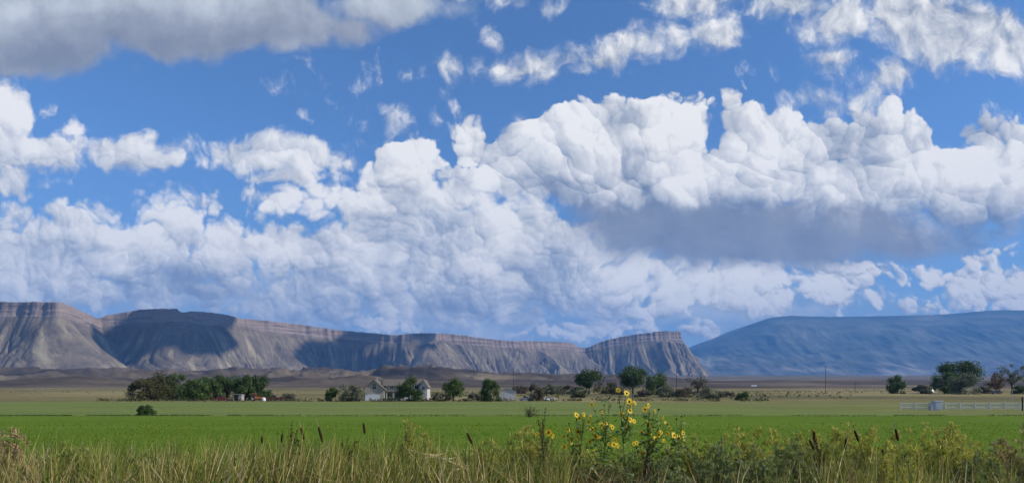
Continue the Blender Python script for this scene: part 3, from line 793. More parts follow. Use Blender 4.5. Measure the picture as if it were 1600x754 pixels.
def tree(name, px, top, bot, wpx, D, kind, label, group, seed, n=2600, shape='round', sparse=0.0, cat='tree', trunk=True, leaf=None, rotz=0.0):
    r = np.random.default_rng(seed)
    x, y = wx(px, D), D
    z0 = gzf(x, y) - 0.05
    h = wz(top, D) - z0
    w = wpx / F * D * 0.5
    root = empty(name, (x, y, z0))
    tag(root, label, cat, group)
    leaf = leaf or max(0.14, 1.75 * D / F)
    n = int(n * 1.6)
    low = {'round': 0.16, 'bush': 0.0, 'tall': 0.10, 'open': 0.22}[shape]
    ch = h * (1 - low)                                  # crown height
    k = int({'round': 26, 'bush': 20, 'tall': 24, 'open': 30}[shape])
    cs = []
    while len(cs) < k:
        p = r.uniform(-1, 1, 3)
        d2 = p[0] ** 2 + p[1] ** 2 + (p[2] if p[2] > 0 or shape != 'bush' else p[2] * 0.7) ** 2
        if shape == 'bush':
            d2 = p[0] ** 2 + p[1] ** 2
            if p[2] > 0.86 or d2 > 0.78 * (1 - max(0.0, p[2]) ** 2.5) or (d2 < 0.10 and p[2] < 0.5): continue
            cs.append(p); continue
        if 0.12 < d2 < 0.74: cs.append(p)
    cs = np.array(cs)
    cr = 0.28 + 0.24 * r.random(k)
    if shape == 'open': cr *= 0.62
    # points in clumps
    pick = r.integers(0, k, n)
    g = r.normal(size=(n, 3)); g /= np.linalg.norm(g, axis=1, keepdims=True)
    rad = r.random(n) ** 0.45
    pts = cs[pick] + g * (rad * cr[pick])[:, None]
    keep = r.random(n) > sparse
    keep &= pts[:, 2] > -1.02
    pts, g = pts[keep], g[keep]
    wob = 1 + 0.10 * np.sin(3 * np.arctan2(pts[:, 1], pts[:, 0]) + seed)
    zz = low * h + ch * (pts[:, 2] + 1) / 2
    sc = np.ones(len(pts))
    if shape == 'bush': sc = 0.98 - 0.06 * (pts[:, 2] + 1)
    if shape in ('round', 'open'): sc = 0.86 + 0.22 * np.sin((pts[:, 2] + 1) / 2 * 3.0)
    P = np.stack([pts[:, 0] * w * wob * sc, pts[:, 1] * w * wob * sc, zz], 1)
    b = MB(); b.addq(leaf_quads(P, leaf, r, g, 0.5), 4)
    b.build('crown' if trunk else 'foliage', M_leaf[kind], root)
    t = MB()
    if trunk:
        tr = max(0.10, h * 0.028)
        bend = r.normal(0, 0.03 * h, 2)
        top_ = np.array([bend[0], bend[1], low * h + ch * 0.55])
        kk = np.linspace(0, 1, 6)[:, None]
        path = kk * top_; path[:, 0] += 0.02 * h * np.sin(kk[:, 0] * 5 + seed)
        t.tube(path, tr * (1.25 - 0.95 * kk[:, 0]) * np.where(kk[:, 0] == 0, 1.4, 1), 7)
        for i in range(7 if shape != 'open' else 16):
            c = cs[i % k]; a = path[2 + i % 3]
            e = np.array([c[0] * w * 0.95, c[1] * w * 0.95, low * h + ch * (c[2] * 0.95 + 1) / 2])
            if e[2] < a[2]: e[2] = a[2] + 0.1 * h
            m_ = (a + e) / 2 + np.array([0, 0, 0.05 * h])
            t.tube([a, m_, e], [tr * 0.5, tr * 0.32, tr * 0.10], 5)
        t.build('trunk', M_bark, root, True)
    else:
        for i in range(9):
            c = cs[i % k]
            e = np.array([c[0] * w * 0.8, c[1] * w * 0.8, ch * (c[2] * 0.8 + 1) / 2])
            t.tube([(c[0] * 0.1 * w, c[1] * 0.1 * w, -0.03), e * np.array([0.45, 0.45, 0.55]), e], [0.02 * h, 0.014 * h, 0.005 * h], 4)
        t.build('stems', M_bark, root)
    return root

GROVE = 'trees of the dense grove at the left'
for i, (px, top, w, kd, lab) in enumerate([
        (224, 588, 34, 'olive', 'olive green tree at the left end of the dense grove'),
        (250, 585, 38, 'olive', 'olive topped tree, second from the left end of the dense grove'),
        (277, 586, 38, 'mid', 'broad green tree, third from the left end of the dense grove'),
        (303, 588, 36, 'mid', 'green tree in the middle of the dense grove'),
        (329, 589, 34, 'mid', 'greener tree just left of the red vehicle in the grove'),
        (358, 583, 40, 'dark', 'tall dark green tree behind the grey shed in the grove'),
        (384, 586, 34, 'dark', 'dark tree between the grey shed and the orange tractor'),
        (405, 588, 26, 'dark', 'dark tree at the right end of the dense grove')]):
    tree('grove_tree', px, top, 624, w * 1.3, 262 + 6 * (i % 3), kd, lab, GROVE, 100 + i, 5200, 'bush', trunk=True)
ISO = 'farmyard trees along the field edge'
tree('farm_tree', 518, 603, 625, 22, 248, 'mid', 'small round tree just left of the sage bush by the garage', ISO, 120, 1500, 'bush')
tree('shrub', 548, 600, 625, 40, 247, 'sage', 'wide sage green bush beside the garage of the farmhouse', ISO, 121, 2600, 'bush', trunk=False, cat='shrub')
tree('farm_tree', 640, 589, 625, 44, 248, 'dark', 'dark round tree in front of the farmhouse', ISO, 122, 3600, 'bush')
tree('farm_tree', 709, 590, 625, 34, 250, 'mid', 'open green tree right of the farmhouse', ISO, 123, 2600, 'round')
tree('farm_tree', 766, 594, 625, 36, 248, 'dark', 'dark bushy tree left of the white shed', ISO, 124, 3200, 'bush')
tree('shrub', 839, 600, 626, 26, 250, 'brown', 'dark upright shrub between the two parked cars', ISO, 125, 1500, 'bush', trunk=False, cat='shrub')
tree('cottonwood', 920, 575, 609, 42, 430, 'dark', 'dark round cottonwood standing alone below the butte', None, 126, 3600, 'round')
tree('cottonwood', 988, 571, 611, 50, 425, 'dark', 'tall dark cottonwood behind the sunflower tops', None, 127, 4000, 'round')
tree('cottonwood', 1026, 580, 616, 46, 380, 'mid', 'lighter green cottonwood overlapping the taller dark one', None, 128, 3800, 'bush')
BR = 'grey brown shrubs along the wash in the middle distance'
for i, (px, top, bot, w, D, kd, lab) in enumerate([
        (812, 600, 615, 30, 420, 'brown', 'brown shrub behind the white shed and car'),
        (862, 599, 616, 34, 400, 'sage', 'dark grey shrub just behind the car right of the upright shrub'),
        (888, 601, 616, 34, 405, 'brown', 'brown shrub left of the lone dark cottonwood'),
        (906, 604, 617, 30, 380, 'sage', 'low sage shrub at the left foot of the lone cottonwood'),
        (946, 597, 614, 40, 415, 'olive', 'olive shrub between the lone cottonwood and the tall one'),
        (966, 604, 616, 26, 390, 'brown', 'low brown shrub left of the tall dark cottonwood'),
        (1047, 602, 621, 44, 315, 'sage', 'grey shrub at the right foot of the lighter cottonwood'),
        (1072, 606, 622, 34, 310, 'brown', 'low brown shrub below the bare looking shrub'),
        (1088, 587, 613, 40, 430, 'brown', 'tall bare looking grey brown shrub right of the cottonwoods'),
        (1113, 603, 624, 40, 285, 'sage', 'pale grey sage shrub right of the brown shrubs'),
        (1160, 612, 627, 22, 262, 'mid', 'small dark shrub alone at the right end of the shrubs'),
        (1136, 611, 622, 24, 320, 'brown', 'low brown shrub between the sage shrub and the small dark one'),
        (690, 613, 625, 30, 262, 'brown', 'low brown shrub between the farmhouse and the open tree'),
        (742, 614, 625, 26, 262, 'sage', 'low grey shrub left of the dark bushy tree'),
        (448, 613, 624, 28, 255, 'brown', 'low brown shrub right of the dark red farm machine'),
        (905, 611, 622, 24, 300, 'olive', 'small olive shrub in front of the brown shrubs'),
        (1005, 609, 621, 28, 320, 'brown', 'low brown shrub below the gap of the two cottonwoods')]):
    tree('shrub', px, top, bot, w, D, kd, lab, BR, 140 + i, 1500, 'bush', trunk=False, cat='shrub', sparse=0.25 if kd == 'brown' else 0.05)
RT = 'trees at the right end of the valley'
tree('farm_tree', 1402, 586, 614, 32, 420, 'mid', 'squat green tree alone left of the low round bush', RT, 170, 2400, 'bush')
tree('shrub', 1441, 601, 615, 30, 415, 'sage', 'low round bush between the squat tree and the biggest tree', RT, 171, 1800, 'bush', trunk=False, cat='shrub')
tree('cottonwood', 1499, 562, 613, 58, 450, 'dark', 'biggest dark tree at the right, behind two rounder ones', RT, 172, 7500, 'round')
tree('farm_tree', 1476, 582, 614, 40, 425, 'mid', 'round tree at the left front of the biggest tree', RT, 173, 3000, 'bush')
tree('farm_tree', 1502, 581, 616, 46, 395, 'sage', 'greyer round tree in front of the biggest tree', RT, 174, 3400, 'bush')
tree('shrub', 1541, 603, 614, 26, 430, 'brown', 'low brown shrub right of the biggest tree', RT, 175, 1200, 'bush', trunk=False, cat='shrub')
tree('farm_tree', 1556, 581, 613, 28, 440, 'rust', 'reddish brown tree beside the thin cottonwood', RT, 176, 1500, 'round', sparse=0.25)
tree('cottonwood', 1582, 564, 615, 44, 410, 'sage', 'thin half bare cottonwood near the right edge', RT, 177, 1500, 'open', sparse=0.35)
tree('shrub', 1600, 601, 616, 30, 400, 'dark', 'dark shrub below the thin cottonwood at the right edge', RT, 178, 1500, 'bush', trunk=False, cat='shrub')
tree('shrub', 230, 632, 649, 30, 81.5, 'dark', 'dark green bush on the strip between the two hay fields', None, 180, 2600, 'bush', trunk=False, cat='shrub', leaf=0.11)

# low brush along far edges: nobody could count it
def brush(name, label, rects, n, size, m, seed, hmax):
    r = np.random.default_rng(seed); P = []; 
    for (px0, px1, D0, D1, k) in rects:
        q = r.random(k); D = D0 + (D1 - D0) * r.random(k); x = wx(px0 + (px1 - px0) * q, D)
        keep = fb(x / 6.0 + seed, D / 14.0, 3) > (-0.05 if hmax > 0.5 else -0.25)
        x, D = x[keep], D[keep]
        for j in range(n):
            P.append(np.stack([x + r.normal(0, 0.5 * size, len(x)), D + r.normal(0, 0.5 * size, len(x)), gz(x, D) + r.random(len(x)) ** 1.5 * hmax], 1))
    P = np.concatenate(P)
    b = MB(); b.addq(leaf_quads(P, size, r), 4)
    return tag(b.build(name, m), label, 'brush', kind='stuff')
brush('undergrowth', 'low dark brush along the far edge of the hay field', [(150, 1200, 246, 258, 1500)], 3, 0.55, M_leaf['olive'], 7, 0.9)
brush('undergrowth', 'scattered grey sagebrush on the plain below the hills', [(560, 1330, 280, 560, 1500), (-100, 1700, 420, 900, 900)], 3, 0.7, M_leaf['olive'], 8, 0.6)
brush('undergrowth', 'dark weeds along the strip between the two hay fields', [(-50, 420, 80.2, 81.2, 1500), (420, 1650, 80.2, 81.2, 1200)], 3, 0.10, M_leaf['mid'], 9, 0.13)

# ---------------------------------------------------------------- farmhouse, sheds
def siding(c):
    def b(nt):
        x, y, z = sep(objc())
        st = X.m('FRACT', z * 5.5)
        n = noise(objc(), 2.0, 4.0, 0.6)
        cc = mix(n * 0.5, c, tuple(q * 0.86 for q in c))
        cc = mix(st.step(0.0, 0.12, 1.0, 0.0) * 0.35, cc, tuple(q * 0.55 for q in c))
        return principled(nt, cc, 0.7, 0.25)
    return b
M_cream = mat('cream_siding', siding((0.40, 0.37, 0.285)))
M_white = mat('white_siding', siding((0.50, 0.49, 0.465)))
def b_roof(c):
    def b(nt):
        n = noise(vm('MULTIPLY', objc(), (3, 3, 9)), 1.0, 4.0, 0.6)
        return principled(nt, mix(n, tuple(q * 0.7 for q in c), tuple(q * 1.25 for q in c)), 0.9, 0.15)
    return b
M_roof = mat('grey_brown_shingle', b_roof((0.15, 0.132, 0.112)))
M_roofw = mat('pale_metal_roof', b_roof((0.42, 0.42, 0.41)))
M_trim = plain_mat('white_trim', (0.75, 0.75, 0.73))
M_door = plain_mat('white_garage_door', (0.74, 0.76, 0.78))
M_glass = plain_mat('dark_glass', (0.02, 0.024, 0.03), 0.12, 0.6)
M_porch = plain_mat('dark_timber', (0.12, 0.09, 0.065))  # dark brown timber for the house door and the shed handle
M_conc = plain_mat('concrete', (0.36, 0.34, 0.31))

def gable_roof(b, x0, x1, y0, y1, ze, zr, along, over=0.4, th=0.18):
    """two sloping slabs"""
    if along == 'y':
        m = (x0 + x1) / 2; s = (zr - ze) / (m - x0)
        for sg, xe in ((-1, x0 - over), (1, x1 + over)):
            zb = ze - s * over
            b.prism([(xe, zb), (m, zr), (m, zr + th), (xe, zb + th)], 'y', y0 - over, y1 + over)
    else:
        m = (y0 + y1) / 2; s = (zr - ze) / (m - y0)
        for sg, ye in ((-1, y0 - over), (1, y1 + over)):
            zb = ze - s * over
            b.prism([(ye, zb), (m, zr), (m, zr + th), (ye, zb + th)], 'x', x0 - over, x1 + over)
def gable_wall(b, x0, x1, y0, y1, ze, zr, along):
    if along == 'y': b.prism([(x0, 0), (x1, 0), (x1, ze), ((x0 + x1) / 2, zr), (x0, ze)], 'y', y0, y1)
    else: b.prism([(y0, 0), (y1, 0), (y1, ze), ((y0 + y1) / 2, zr), (y0, ze)], 'x', x0, x1)
def window(parent, x, y, z, w, h, arched=False):
    f = MB(); t = 0.09
    f.box((x - w / 2 - t, y - 0.06, z - t), (x - w / 2, y + 0.02, z + h + t)); f.box((x + w / 2, y - 0.06, z - t), (x + w / 2 + t, y + 0.02, z + h + t))
    f.box((x - w / 2, y - 0.06, z - t), (x + w / 2, y + 0.02, z)); f.box((x - w / 2, y - 0.06, z + h), (x + w / 2, y + 0.02, z + h + t))
    f.box((x - 0.03, y - 0.055, z), (x + 0.03, y + 0.02, z + h))
    fo = f.build('window', M_trim, parent)
    g = MB(); g.box((x - w / 2, y - 0.03, z), (x + w / 2, y + 0.01, z + h))
    if arched:
        a = np.linspace(0, math.pi, 9); g.prism([(x + w / 2 * math.cos(q), z + h + t + w / 2 * math.sin(q)) for q in a], 'y', y - 0.03, y + 0.01)
    g.build('pane', M_glass, fo)

D = 262.0; s = D / F
h0 = empty('farmhouse', (wx(584, D), D, gzf(0, D) - 0.02))
tag(h0, 'cream two storey farmhouse with a gabled double garage', 'house')
X_ = lambda px: (px - 584) * s
zt = lambda py: (HOR - py) * s + CAMZ - gzf(0, D)
b = MB(); gable_wall(b, X_(569), X_(600), 0, 8.5, zt(607), zt(593.5), 'y'); b.build('wall', M_cream, h0)
b = MB(); b.box((X_(600) + 0.01, 3.2, 0), (X_(655), 11.0, zt(601.5))); b.build('wall', M_cream, h0)
b = MB(); gable_wall(b, X_(655) + 0.01, X_(667), 1.0, 10.5, zt(603), zt(593), 'y'); b.build('wall', M_white, h0)
b = MB(); gable_roof(b, X_(569), X_(600), 0, 8.5, zt(607) + 0.03, zt(593.5) + 0.03, 'y', 0.5); b.build('roof', M_roof, h0)
b = MB(); gable_roof(b, X_(597), X_(656), 3.2, 11.0, zt(601.5) + 0.03, zt(591.5), 'x', 0.5); ro = b.build('roof', M_roof, h0)
b = MB(); gable_roof(b, X_(655), X_(667), 1.0, 10.5, zt(603) + 0.03, zt(593) + 0.03, 'y', 0.4); b.build('roof', M_roof, h0)
b = MB(); b.box((X_(585) - .3, 4.0, zt(593)), (X_(585) + .3, 4.6, zt(589.5)), 0.04); b.build('chimney', M_conc, ro)
for px in (576.5, 588.0):
    b = MB(); w_ = 2.35
    for k in range(4): b.box((X_(px) - w_ / 2, -0.05 - 0.012 * (k % 2), 0.02 + k * 0.50), (X_(px) + w_ / 2, 0.02, 0.49 + k * 0.50))
    gd = b.build('garage_door', M_door, h0)
    f = MB(); f.box((X_(px) - w_ / 2 - 0.12, -0.09, 0.0), (X_(px) - w_ / 2 - 0.005, 0.02, 2.15)); f.box((X_(px) + w_ / 2 + 0.005, -0.09, 0.0), (X_(px) + w_ / 2 + 0.12, 0.02, 2.15)); f.box((X_(px) - w_ / 2 - 0.12, -0.09, 2.16), (X_(px) + w_ / 2 + 0.12, 0.02, 2.28))
    f.build('door_frame', M_trim, gd)
window(h0, X_(585), 0, zt(607.5), 1.3, 1.2, True)
for px in (610, 622.5, 637, 649): window(h0, X_(px), 3.2, zt(607), 1.25, 1.15)
for px in (607, 634, 647): window(h0, X_(px), 3.2, zt(619), 1.5, 1.4)
b = MB(); b.box((X_(618) - .5, 3.12, 0.1), (X_(618) + .5, 3.19, 2.2)); dd = b.build('door', M_porch, h0)
b = MB(); b.box((X_(618) + .33, 3.06, 1.05), (X_(618) + .4, 3.12, 1.15)); b.build('handle', M_trim, dd)
b = MB(); b.prism([(3.2, zt(608.5)), (3.2, zt(609.3)), (0.9, zt(611.2)), (0.9, zt(610.4))], 'x', X_(601.5), X_(654)); b.build('porch_roof', M_roof, h0)
for px in (603, 614, 625, 640, 652):
    b = MB(); b.box((X_(px) - .07, 1.0, 0), (X_(px) + .07, 1.14, zt(611.2)), 0.015); b.build('porch_post', M_trim, h0)
window(h0, X_(661), 1.0, zt(608), 0.9, 1.1)

D = 262.0
h1 = empty('shed', (wx(793, D), D, gzf(0, D) - 0.02)); tag(h1, 'white gabled shed with a wide pale door, right of the dark bushy tree', 'shed')
X_ = lambda px: (px - 793) * s
b = MB(); gable_wall(b, X_(780.5), X_(806), 0, 9.0, zt(611), zt(605.5), 'y'); b.build('wall', M_white, h1)
b = MB(); gable_roof(b, X_(780.5), X_(806), 0, 9.0, zt(611) + .02, zt(605.5) + .02, 'y', 0.3, 0.12); b.build('roof', M_roofw, h1)
b = MB()
for k in range(5): b.box((-1.3 + 0.12, -0.06 - 0.01 * (k % 2), 0.03 + 0.47 * k), (1.5, 0.02, 0.48 + 0.47 * k))
dr = b.build('door', plain_mat('pale_grey_door', (0.5, 0.53, 0.55)), h1)
b = MB(); b.box((1.25, -0.1, 1.0), (1.35, -0.05, 1.15)); b.build('handle', M_porch, dr)

D = 250.0; s2 = D / F
h2 = empty('shed', (wx(371, D), D, gzf(0, D))); tag(h2, 'small grey lean-to shed with an open dark front, by the grove', 'shed')
w_ = 13 * s2; hh = 10.5 * s2
b = MB(); b.box((-w_ / 2, 0, 0), (-w_ / 2 + .12, 2.4, hh)); b.box((w_ / 2 - .12, 0, 0), (w_ / 2, 2.4, hh)); b.box((-w_ / 2 + .12, 2.28, 0), (w_ / 2 - .12, 2.4, hh)); b.box((0.35, 0, 0), (w_ / 2 - .12, 0.1, hh)); b.build('wall', plain_mat('weathered_grey_boards', (0.36, 0.35, 0.32), var=0.25), h2)
b = MB(); b.prism([(-0.3, hh), (2.6, hh - 0.35), (2.6, hh - 0.25), (-0.3, hh + 0.12)], 'x', -w_ / 2 - .2, w_ / 2 + .2); b.build('roof', M_roofw, h2)

# ---------------------------------------------------------------- vehicles
M_tyre = plain_mat('tyre_rubber', (0.02, 0.02, 0.02), 0.9, 0.1)
M_rim = plain_mat('grey_rim', (0.35, 0.35, 0.36), 0.4, 0.5, 0.6)
M_lamp = plain_mat('lamp_glass', (0.6, 0.58, 0.5), 0.2, 0.5)
def wheel(parent, x, y, r, w=0.2):
    b = MB(); a = np.linspace(0, 6.2832, 17)[:-1]
    prof = [(r * 0.62, -w / 2), (r * 0.92, -w / 2), (r, -w * 0.3), (r, w * 0.3), (r * 0.92, w / 2), (r * 0.62, w / 2)]
    V = [(x + p * math.cos(q), y + t, r + p * math.sin(q)) for p, t in prof for q in a]
    f = [(i * 16 + j, i * 16 + (j + 1) % 16, ((i + 1) % 6) * 16 + (j + 1) % 16, ((i + 1) % 6) * 16 + j) for i in range(6) for j in range(16)]
    b.add(V, f); wo = b.build('wheel', M_tyre, parent)
    c = MB(); V = [(x + r * 0.61 * math.cos(q), y + t, r + r * 0.61 * math.sin(q)) for t in (-w * 0.42, w * 0.42) for q in a]
    c.add(V, [tuple(range(15, -1, -1)), tuple(range(16, 32))] + [(j, (j + 1) % 16, 16 + (j + 1) % 16, 16 + j) for j in range(16)]); c.build('rim', M_rim, wo)
def car(px, D, rz, paint, label, L=4.6, H=1.5, kind='car', name='parked_car', y_off=0.0):
    r_ = empty(name, (wx(px, D), D + y_off, gzf(wx(px, D), D) + 0.01), rz); tag(r_, label, kind)
    k = L / 4.6; W = 0.88 * min(1, k * 1.05); hz = H / 1.5
    body = [(-2.3, 0.34), (-2.28, 0.78), (-2.1, 0.92), (-0.95, 1.0), (1.0, 1.0), (2.1, 0.88), (2.28, 0.70), (2.3, 0.34), (1.85, 0.26), (-1.85, 0.26)]
    if name == 'pickup_truck': body = [(-2.3, 0.42), (-2.3, 1.05), (-0.3, 1.05), (-0.3, 1.10), (1.0, 1.10), (2.1, 1.0), (2.28, 0.85), (2.3, 0.42), (1.85, 0.34), (-1.85, 0.34)]
    b = MB(); b.prism([(x * k, z * hz) for x, z in body], 'y', -W, W); b.build('body', paint, r_)
    cab = [(-1.75, 0.97), (-1.25, 1.46), (0.35, 1.50), (1.15, 0.99)]
    if name == 'pickup_truck': cab = [(-0.30, 1.08), (-0.22, 1.72), (0.75, 1.74), (1.35, 1.08)]
    b = MB(); b.prism([(x * k, z * hz) for x, z in cab], 'y', -W * 0.88, W * 0.88); b.build('cabin', paint, r_)
    cx = sum(x for x, z in cab) / 4; cz = sum(z for x, z in cab) / 4
    for sg in (-1, 1):
        g = MB(); g.prism([((cx + (x - cx) * 0.86) * k, (cz + (z - cz) * 0.72 + 0.02) * hz) for x, z in cab], 'y', sg * W * 0.87, sg * W * 0.9); g.build('side_window', M_glass, r_)
    a, c = cab[3], cab[2]
    g = MB(); y_ = W * 0.78
    p0 = np.array([a[0] * k + .012, 0, a[1] * hz + 0.04]); p1 = np.array([c[0] * k + .02, 0, c[1] * hz - 0.06])
    g.add([p0 + [0, -y_, 0], p0 + [0, y_, 0], p1 + [0, y_, 0], p1 + [0, -y_, 0], p0 + [-.05, -y_, 0], p0 + [-.05, y_, 0], p1 + [-.05, y_, 0], p1 + [-.05, -y_, 0]], [(0, 1, 2, 3), (7, 6, 5, 4), (0, 4, 5, 1), (1, 5, 6, 2), (2, 6, 7, 3), (3, 7, 4, 0)]); g.build('windscreen', M_glass, r_)
    for xx in (-1.42, 1.42):
        for yy in (-W + 0.08, W - 0.08): wheel(r_, xx * k, yy, 0.34 * hz)
    for yy in (-W * 0.72, W * 0.72):
        g = MB(); g.box((2.2 * k, yy - .14, 0.62 * hz), (2.3 * k, yy + .14, 0.76 * hz), 0.02); g.build('headlight', M_lamp, r_)
    return r_
P_white = plain_mat('white_car_paint', (0.72, 0.73, 0.74), 0.3, 0.5, var=0.03, coat=0.4)
P_dark = plain_mat('dark_car_paint', (0.022, 0.026, 0.036), 0.3, 0.5, var=0.05, coat=0.4)
P_silver = plain_mat('silver_car_paint', (0.42, 0.43, 0.44), 0.35, 0.5, 0.3, var=0.03, coat=0.3)
P_red = plain_mat('dull_red_paint', (0.15, 0.030, 0.022), 0.55, 0.3, var=0.2)
P_maroon = plain_mat('faded_maroon_paint', (0.10, 0.026, 0.022), 0.6, 0.3, var=0.25)
P_orange = plain_mat('orange_machine_paint', (0.38, 0.115, 0.045), 0.55, 0.3, var=0.15)
car(630, 251, R(12), P_white, 'white pickup truck parked beside the dark tree at the farmhouse', 5.0, 1.55, 'truck', 'pickup_truck')
car(821, 252, R(170), P_silver, 'pale silver car parked just right of the white shed', 4.4, 1.45)
car(858, 253, R(8), P_white, 'white car parked right of the upright shrub, shrubs behind', 4.4, 1.4)
car(347, 250, R(6), P_red, 'old red car parked before the grove, left of the grey shed', 4.7, 1.75)
car(430, 252, R(186), P_maroon, 'faded maroon truck beside the orange tractor', 5.2, 1.7, 'truck', 'pickup_truck')
car(1557, 402, R(180), P_dark, 'dark car parked below the reddish brown tree', 5.0, 2.2)

D = 250.0
t_ = empty('tractor', (wx(401, D), D, gzf(0, D) + 0.01), R(10)); tag(t_, 'orange tractor with a boxy cab parked at the end of the grove', 'tractor')
b = MB(); b.box((-0.2, -0.45, 0.75), (1.9, 0.45, 1.45), 0.08); b.build('hood', P_orange, t_)
b = MB(); b.box((-1.7, -0.8, 0.7), (-0.2, 0.8, 1.35), 0.06); b.box((-1.7, -0.8, 2.45), (-0.1, 0.8, 2.62), 0.04)
for x in (-1.65, -0.25):
    for y in (-0.75, 0.70): b.box((x, y, 1.35), (x + .08, y + .08, 2.45))
b.build('cab', P_orange, t_)
b = MB(); b.box((-1.6, -0.72, 1.36), (-0.27, 0.72, 2.44)); b.build('cab_glass', M_glass, t_)
for y in (-0.85, 0.85): wheel(t_, -1.2, y, 0.78, 0.38); wheel(t_, 1.5, y * 0.85, 0.45, 0.25)
b = MB(); b.tube([(0.9, 0.3, 1.4), (0.9, 0.3, 2.2)], 0.05, 8); b.build('exhaust', M_tyre, t_)
D = 249.0
w0 = empty('water_tank', (wx(412, D), D, gzf(0, D))); tag(w0, 'white plastic water tank beside the orange tractor', 'tank')
b = MB(); b.lathe([(0.0, 0.02), (0.62, 0.02), (0.64, 0.2), (0.64, 1.0), (0.55, 1.16), (0.2, 1.26), (0.0, 1.28)], 14); b.build('tank', plain_mat('white_plastic', (0.7, 0.7, 0.66), 0.5), w0, True)
b = MB(); b.lathe([(0.0, 1.24), (0.17, 1.24), (0.17, 1.36), (0.0, 1.37)], 10); b.build('lid', M_tyre, w0)

D = 1250.0
tr = empty('trailer', (wx(1178, D), D, gzf(0, D) + 9.0)); tr.location.z = wz(604.6, D)
tag(tr, 'white box trailer far off on the plain', 'trailer')
b = MB(); b.box((-4.5, -1.3, 1.0), (4.5, 1.3, 3.9), 0.1); b.build('box', plain_mat('white_trailer_skin', (0.8, 0.8, 0.8)), tr)
b = MB(); b.box((-4.3, -1.0, 0.7), (4.3, 1.0, 0.99)); b.box((3.4, -0.2, 0.0), (3.6, 0.2, 0.7)); b.build('chassis', M_tyre, tr)
for x in (-3.0, -1.9): wheel(tr, x, -1.1, 0.5, 0.3); wheel(tr, x, 1.1, 0.5, 0.3)

D = 405.0
ds_ = empty('satellite_dish', (wx(1457, D), D, gzf(0, D))); tag(ds_, 'tilted white dish standing left of the biggest tree', 'dish')
prof = [(0.0, 0.0), (0.4, 0.05), (0.8, 0.2), (1.1, 0.42), (1.14, 0.44), (0.8, 0.14), (0.4, 0.0), (0.0, -0.06)]
b = MB(); b.lathe(prof, 18); d_ = b.build('dish', plain_mat('white_dish', (0.82, 0.82, 0.8)), ds_, True)
d_.rotation_euler = (R(62), 0, R(35)); d_.location = (0, 0, 1.55)
b = MB(); b.tube([(0, 0.1, 0), (0, 0.1, 1.5)], 0.06, 8); b.build('post', M_rim, ds_)

# ---------------------------------------------------------------- fence, poles
M_fence = plain_mat('white_fence_paint', (0.47, 0.47, 0.47), 0.6, 0.3, var=0.1)
D = 110.0; sF = D / F
fx0, fx1 = wx(1407, D), wx(1640, D)
fe = empty('picket_fence', (fx0, D, 0)); tag(fe, 'long low white picket and rail fence at the right', 'fence')
Lf = fx1 - fx0
for z in (0.35, 0.92):
    b = MB(); b.box((0, -0.03, z), (Lf, 0.03, z + 0.11), 0.01); b.build('rail', M_fence, fe)
np_ = 10
for i in range(np_ + 1):
    x = Lf * i / np_
    b = MB(); b.box((x - 0.07, -0.10, 0), (x + 0.07, -0.035, 1.16), 0.015); b.build('post', M_fence, fe)
rp = np.random.default_rng(3)
for i in range(np_):
    b = MB(); x0 = Lf * i / np_ + 0.2
    for k in range(7):
        x = x0 + k * 0.30; hgt = 1.05 + rp.normal(0, 0.012)
        b.prism([(x - 0.046, 0.12), (x + 0.046, 0.12), (x + 0.046, hgt - 0.05), (x, hgt), (x - 0.046, hgt - 0.05)], 'y', 0.035, 0.055)
    b.build('pickets', M_fence, fe)
D = 108.5
bx = empty('pump_house', (wx(1466, D), D, 0)); tag(bx, 'pale blue grey metal pump box standing at the white fence', 'box')
b = MB(); b.box((-0.55, 0, 0.05), (0.62, 0.9, 1.30), 0.03); b.build('cabinet', plain_mat('blue_grey_metal', (0.42, 0.46, 0.53), 0.5, 0.4), bx)
b = MB(); b.prism([(-0.06, 1.31), (0.96, 1.31), (0.96, 1.36), (-0.06, 1.44)], 'x', -0.62, 0.69); b.build('roof', plain_mat('pale_metal_lid', (0.55, 0.58, 0.62), 0.5, 0.4), bx)
b = MB(); b.box((-0.40, -0.03, 0.2), (0.48, -0.003, 1.15)); b.build('door', plain_mat('grey_metal_door', (0.36, 0.40, 0.47), 0.5, 0.4), bx)
b = MB(); b.box((-0.25, 0.03, 0.0), (-1.1, 0.5, 0.75), 0.02); b.build('side_box', plain_mat('dull_grey_metal', (0.34, 0.36, 0.40), 0.5, 0.4), bx)
for px, D, r0, h, lab, m in ((1597.5, 106, 0.10, 1.9, 'thick black post at the right end of the white fence', M_tyre), ):
    o = empty('post', (wx(px, D), D, 0)); tag(o, lab, 'post')
    b = MB(); b.tube([(0, 0, 0), (0, 0, h)], r0, 10); b.build('shaft', m, o); b = MB(); b.lathe([(0, h), (r0 * 1.2, h), (r0 * 1.2, h + .05), (0, h + .09)], 10); b.build('cap', m, o)
o = empty('pole', (wx(1583, 114), 114, 0)); tag(o, 'thin leaning white pole just behind the white fence', 'pole')
b = MB(); b.tube([(0, 0, 0), (-0.05, 0, 1.6), (-0.11, 0, 3.2)], [0.032, 0.03, 0.026], 7); b.build('shaft', M_fence, o); b = MB(); b.lathe([(0, 0), (0.09, 0), (0.09, 0.06), (0, 0.07)], 8); b.build('base', M_conc, o)

